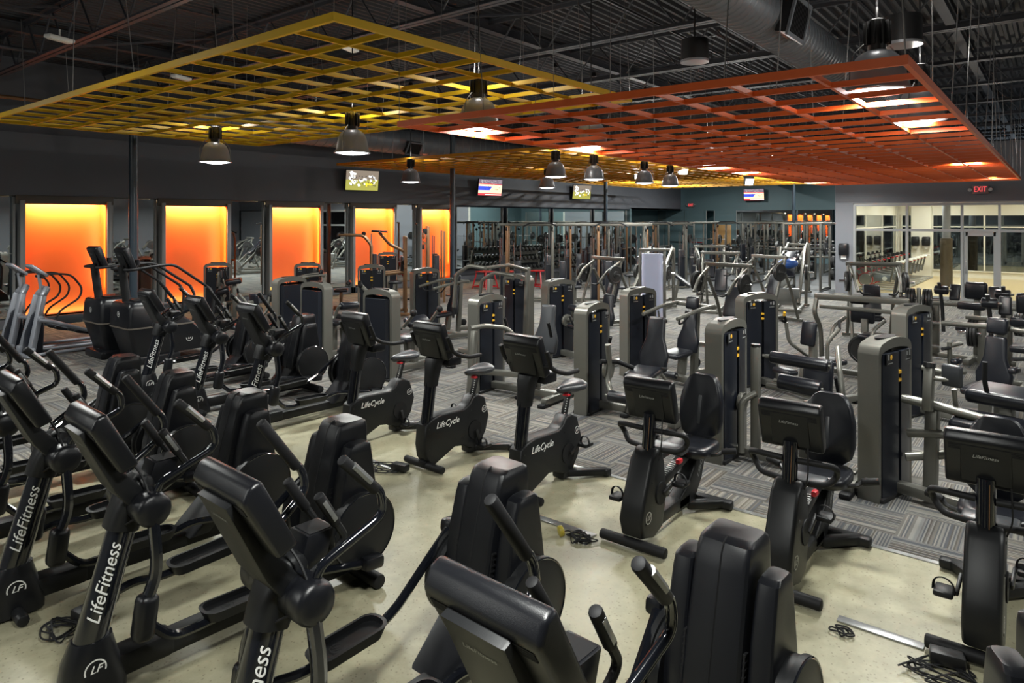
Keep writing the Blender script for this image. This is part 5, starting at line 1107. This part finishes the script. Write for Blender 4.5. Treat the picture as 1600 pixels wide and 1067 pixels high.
CAB = [(12.0,14.85,-42,lat_pulldown,'lat_pulldown_machine','lat pulldown machine with bronze frame left of the fourth glowing panel'), (11.9,13.4,-40,pull_up,'pull_up_station','bronze pull-up station with wide top bar before the fourth glowing panel'),
       (14.3,14.6,-42,cable_pair,'cable_station','twin cable station with bronze frame before the narrowest glowing panel'), (16.9,11.1,33,crossover,'multi_cable_station','long multi column cable station with bronze and silver uprights in the hall centre'),
       (15.0,7.65,27,frosted,'shielded_weight_stack','tall weight stack behind a frosted bluish shield, centre of the hall'), (25.0,15.2,-80,crossover,'multi_cable_station','distant multi column cable station before the wall mirrors'),
       (21.5,11.9,35,crossover,'multi_cable_station','second multi column cable station standing behind the first, before the rubber floor'), (28.6,12.2,40,crossover,'multi_cable_station','distant multi column cable station on the rubber floor before the exit doors')]
for x, y, rz, fn, nm, lab in CAB:
    t = thing(nm, lab, 'cable machine', (x, y, 0), rz, 'cable machines'); fn(t)
# ------------------------------------------------------------ far racks, dumbbells, stands
def rack():
    t = thing('power_rack', 'x', 'rack', (0,0,0), 0, 'power racks at the far end')
    tubes(t, [((x,y,0),(x,y,2.3),.075,.075) for x in (0,1.2) for y in (-.6,.6)]+[((0,-.6,2.27),(0,.6,2.27),.07,.07), ((1.2,-.6,2.27),(1.2,.6,2.27),.07,.07), ((0,-.6,2.27),(1.2,-.6,2.27),.07,.07), ((0,.6,2.27),(1.2,.6,2.27),.07,.07), ((0,-.6,.06),(1.2,-.6,.06),.07,.07), ((0,.6,.06),(1.2,.6,.06),.07,.07), ((1.2,-.6,1.1),(1.2,.6,1.1),.06,.06)], 'frame', 'silver2')
    MB().cyl((-.08,-1.05,1.45),(-.08,1.05,1.45),.015,n=8).build('barbell', M['chrome'], t)
    for s in (-1, 1):
        plates(t, (-.08,s*.74,1.45), (0,s,0), 2, .22)
        for z in (.5, .95): peg(t, (1.2,s*.62,z),(1.2,s*.9,z)); plates(t, (1.2,s*.66,z), (0,s,0), 3, .21)
    return t
rk = rack(); rk.location = (33.0,13.9,0); rk['label'] = 'far power rack farthest left before the wide mirror of the far teal wall'
for i, (x, y, rz) in enumerate(((33,11.4,0),(33,8.9,0),(29.5,9.6,0),(28.5,7.2,0),(31.4,16.6,-90),(28.0,16.9,-90),(24.6,6.9,0))):
    dup(rk, (x,y,0), rz, ['far power rack in the middle before the wide mirror of the far teal wall', 'far power rack farthest right before the wide mirror of the far teal wall', 'power rack on the dark rubber floor, third row from the teal wall', 'power rack on the dark rubber floor behind the grey wall end', 'far power rack along the mirrored left wall, nearest the exit doors', 'far power rack along the mirrored left wall, second from the exit doors', 'nearest power rack on the dark rubber floor, left of the grey wall end'][i])
def dumbbells(label, loc, rz, n=8):
    t = thing('dumbbell_rack', label, 'dumbbell rack', loc, rz, 'dumbbell racks')
    tubes(t, [((-n*.13,0,0),(-n*.13,.25,1.1),.07,.07), ((n*.13,0,0),(n*.13,.25,1.1),.07,.07)]+[((-n*.13,-.05+.1*k,.35+.35*k),(n*.13,-.05+.1*k,.35+.35*k),.05,.16) for k in range(3)], 'frame', 'silver2')
    d0 = None
    for k in range(3):
        for i in range(n):
            p = (-n*.13+.13+.26*i-.0, -.05+.1*k, .47+.35*k)
            w = V(loc) + Matrix.Rotation(radians(rz), 3, 'Z') @ V(p)
            if DB[0] is None:
                d = thing('dumbbell', 'x', 'dumbbell', (0,0,0), 0, 'dumbbells on the racks')
                MB().cyl((0,-.08,0),(0,.08,0),.016,n=8).build('bar', M['chrome'], d)
                for s in (-1, 1): MB().cyl((0,s*.06,0),(0,s*.15,0),.07,n=14,bev=.012).build('head', M['plate'], d)
                DB[0] = d; d.location = w; d.rotation_euler.z = radians(rz); d['label'] = 'round black dumbbell on the ' + label.split(' with')[0]
            else: dup(DB[0], w, rz, 'round black dumbbell on the ' + label.split(' with')[0])
DB = [None]
dumbbells('dumbbell rack before the large mirrors with three tiers', (22.6,17.3,0), 0); dumbbells('second dumbbell rack before the large mirrors with three tiers', (25.4,17.4,0), 0); dumbbells('far dumbbell rack beside the wooden door with three tiers', (39.2,14.2,0), -90, 6)
def stand():
    t = thing('plyo_stand', 'x', 'plyo stand', (0,0,0), 0, 'red plyo stands')
    MB().box((0,0,.6), (.5,.5,.03), .006).build('top', M['redf'], t)
    for sx in (-1, 1):
        for sy in (-1, 1): MB().beam((sx*.32,sy*.32,.0),(sx*.21,sy*.21,.59),.045,.045).build('leg', M['redf'], t)
    b = MB()
    for s in (-1, 1): b.beam((s*.3,-.3,.08),(s*.3,.3,.08),.035,.035); b.beam((-.3,s*.3,.08),(.3,s*.3,.08),.035,.035)
    b.build('stretchers', M['redf'], t); return t
ps = stand(); ps.location = (18.3,15.8,0); ps['label'] = 'red metal plyo stand farthest left beside the far steel column'
dup(ps, (18.9,15.1,0), 20, 'red metal plyo stand in the middle of three by the far column'); dup(ps, (19.75,14.55,0), 5, 'red metal plyo stand on the right of three by the far column'); 
def bench(label, loc, rz):
    t = thing('weight_bench', label, 'bench', loc, rz, 'weight benches')
    MB().box((-.35,0,.46), (.42,.28,.08), .03, (0,-8,0), 3).build('seat', M['vinyl'], t); MB().box((.25,0,.66), (.80,.28,.08), .03, (0,-35,0), 3).build('back_pad', M['vinyl'], t)
    tubes(t, [((-.5,0,.06),(.6,0,.06),.07,.07), ((-.4,0,.06),(-.35,0,.42),.07,.07), ((.4,0,.06),(.3,0,.62),.07,.07), ((-.5,-.25,.04),(-.5,.25,.04),.07,.06), ((.6,-.25,.04),(.6,.25,.04),.07,.06)], 'frame', 'silver2')
for i, (x, y, rz) in enumerate(((24.6,10.6,30),(35.5,14.2,10),(31.6,9.2,-10),(26.3,9.4,60),(25.4,12.4,20),(19.2,8.6,100))):
    bench('black weight bench %s' % ['behind the multi column cable station', 'on the rubber floor farthest back, before the exit doors', 'between the far power racks', 'near the edge of the rubber floor, centre', 'left of the others on the rubber floor', 'behind the leg press sled near the carpet edge'][i], (x,y,0), rz)
# ------------------------------------------------------------ studio bikes beyond the glass
def spin():
    t = thing('spin_bike', 'x', 'spin bike', (0,0,0), 0, 'spin bikes in the studio')
    tubes(t, [((.0,-.55,.05),(.0,.6,.05),.06,.06), ((-.26,.6,.04),(.26,.6,.04),.07,.06), ((-.26,-.6,.04),(.26,-.6,.04),.07,.06)], 'base_frame', 'steel')
    MB().box((0,.36,1.06), (.10,.10,.12), .02).build('display', M['black'], t)
    tubes(t, [((0,.35,.25),(0,.28,.95),.06,.06), ((0,-.25,.3),(0,-.38,.9),.06,.06), ((0,.3,.55),(0,-.3,.45),.09,.16)], 'posts', 'silver2')
    w = MB().cyl((-.03,.5,.36),(.03,.5,.36),.2,n=24).build('flywheel', M['steel'], t)
    b = MB(); n = 24; b.tube([(0,.5+.225*cos(2*pi*i/n),.36+.225*sin(2*pi*i/n)) for i in range(n)], .016, n=6, closed=True); b.build('wheel_guard', M['red'], t)
    MB().box((-.055,-.02,.42), (.02,.5,.2), .008).build('chain_guard', M['duct'], t)
    MB().lathe([(.0,0),(.075,0),(.075,.01),(0,.01)], n=20, M=Matrix.Translation((-.068,-.1,.42)) @ Matrix.Rotation(-pi/2, 4, 'Y')).build('crank_cover', M['white'], t)
    MB().tube([(-.2,.5,1.05),(-.2,.32,1.0),(.2,.32,1.0),(.2,.5,1.05)], .018, n=8, fil=.05).build('handlebars', M['rubber'], t)
    MB().box((0,-.42,.94), (.18,.27,.06), .028, None, 3).build('saddle', M['white'], t); MB().box((0,.24,.98), (.07,.09,.05), .01).build('stem_clamp', M['red'], t); MB().box((0,-.36,.86), (.06,.08,.06), .01).build('post_clamp', M['red'], t)
    return t
sb = spin(); k = 0
names = ['front row of the studio', 'middle row of the studio', 'rear row of the studio']
pos = ['nearest the glass', 'second from the glass', 'third from the glass', 'fourth from the glass', 'fifth from the glass', 'sixth from the glass', 'seventh from the glass', 'eighth from the glass', 'ninth from the glass']
for r, y in enumerate((4.74,)):
    for i in range(9):
        lab = 'white and red spin bike in the studio row, %s' % pos[i]; x = 26.2+.86*i
        if k == 0: sb.location = (x,y,0); sb['label'] = lab
        else: dup(sb, (x,y,0), 0, lab)
        k += 1
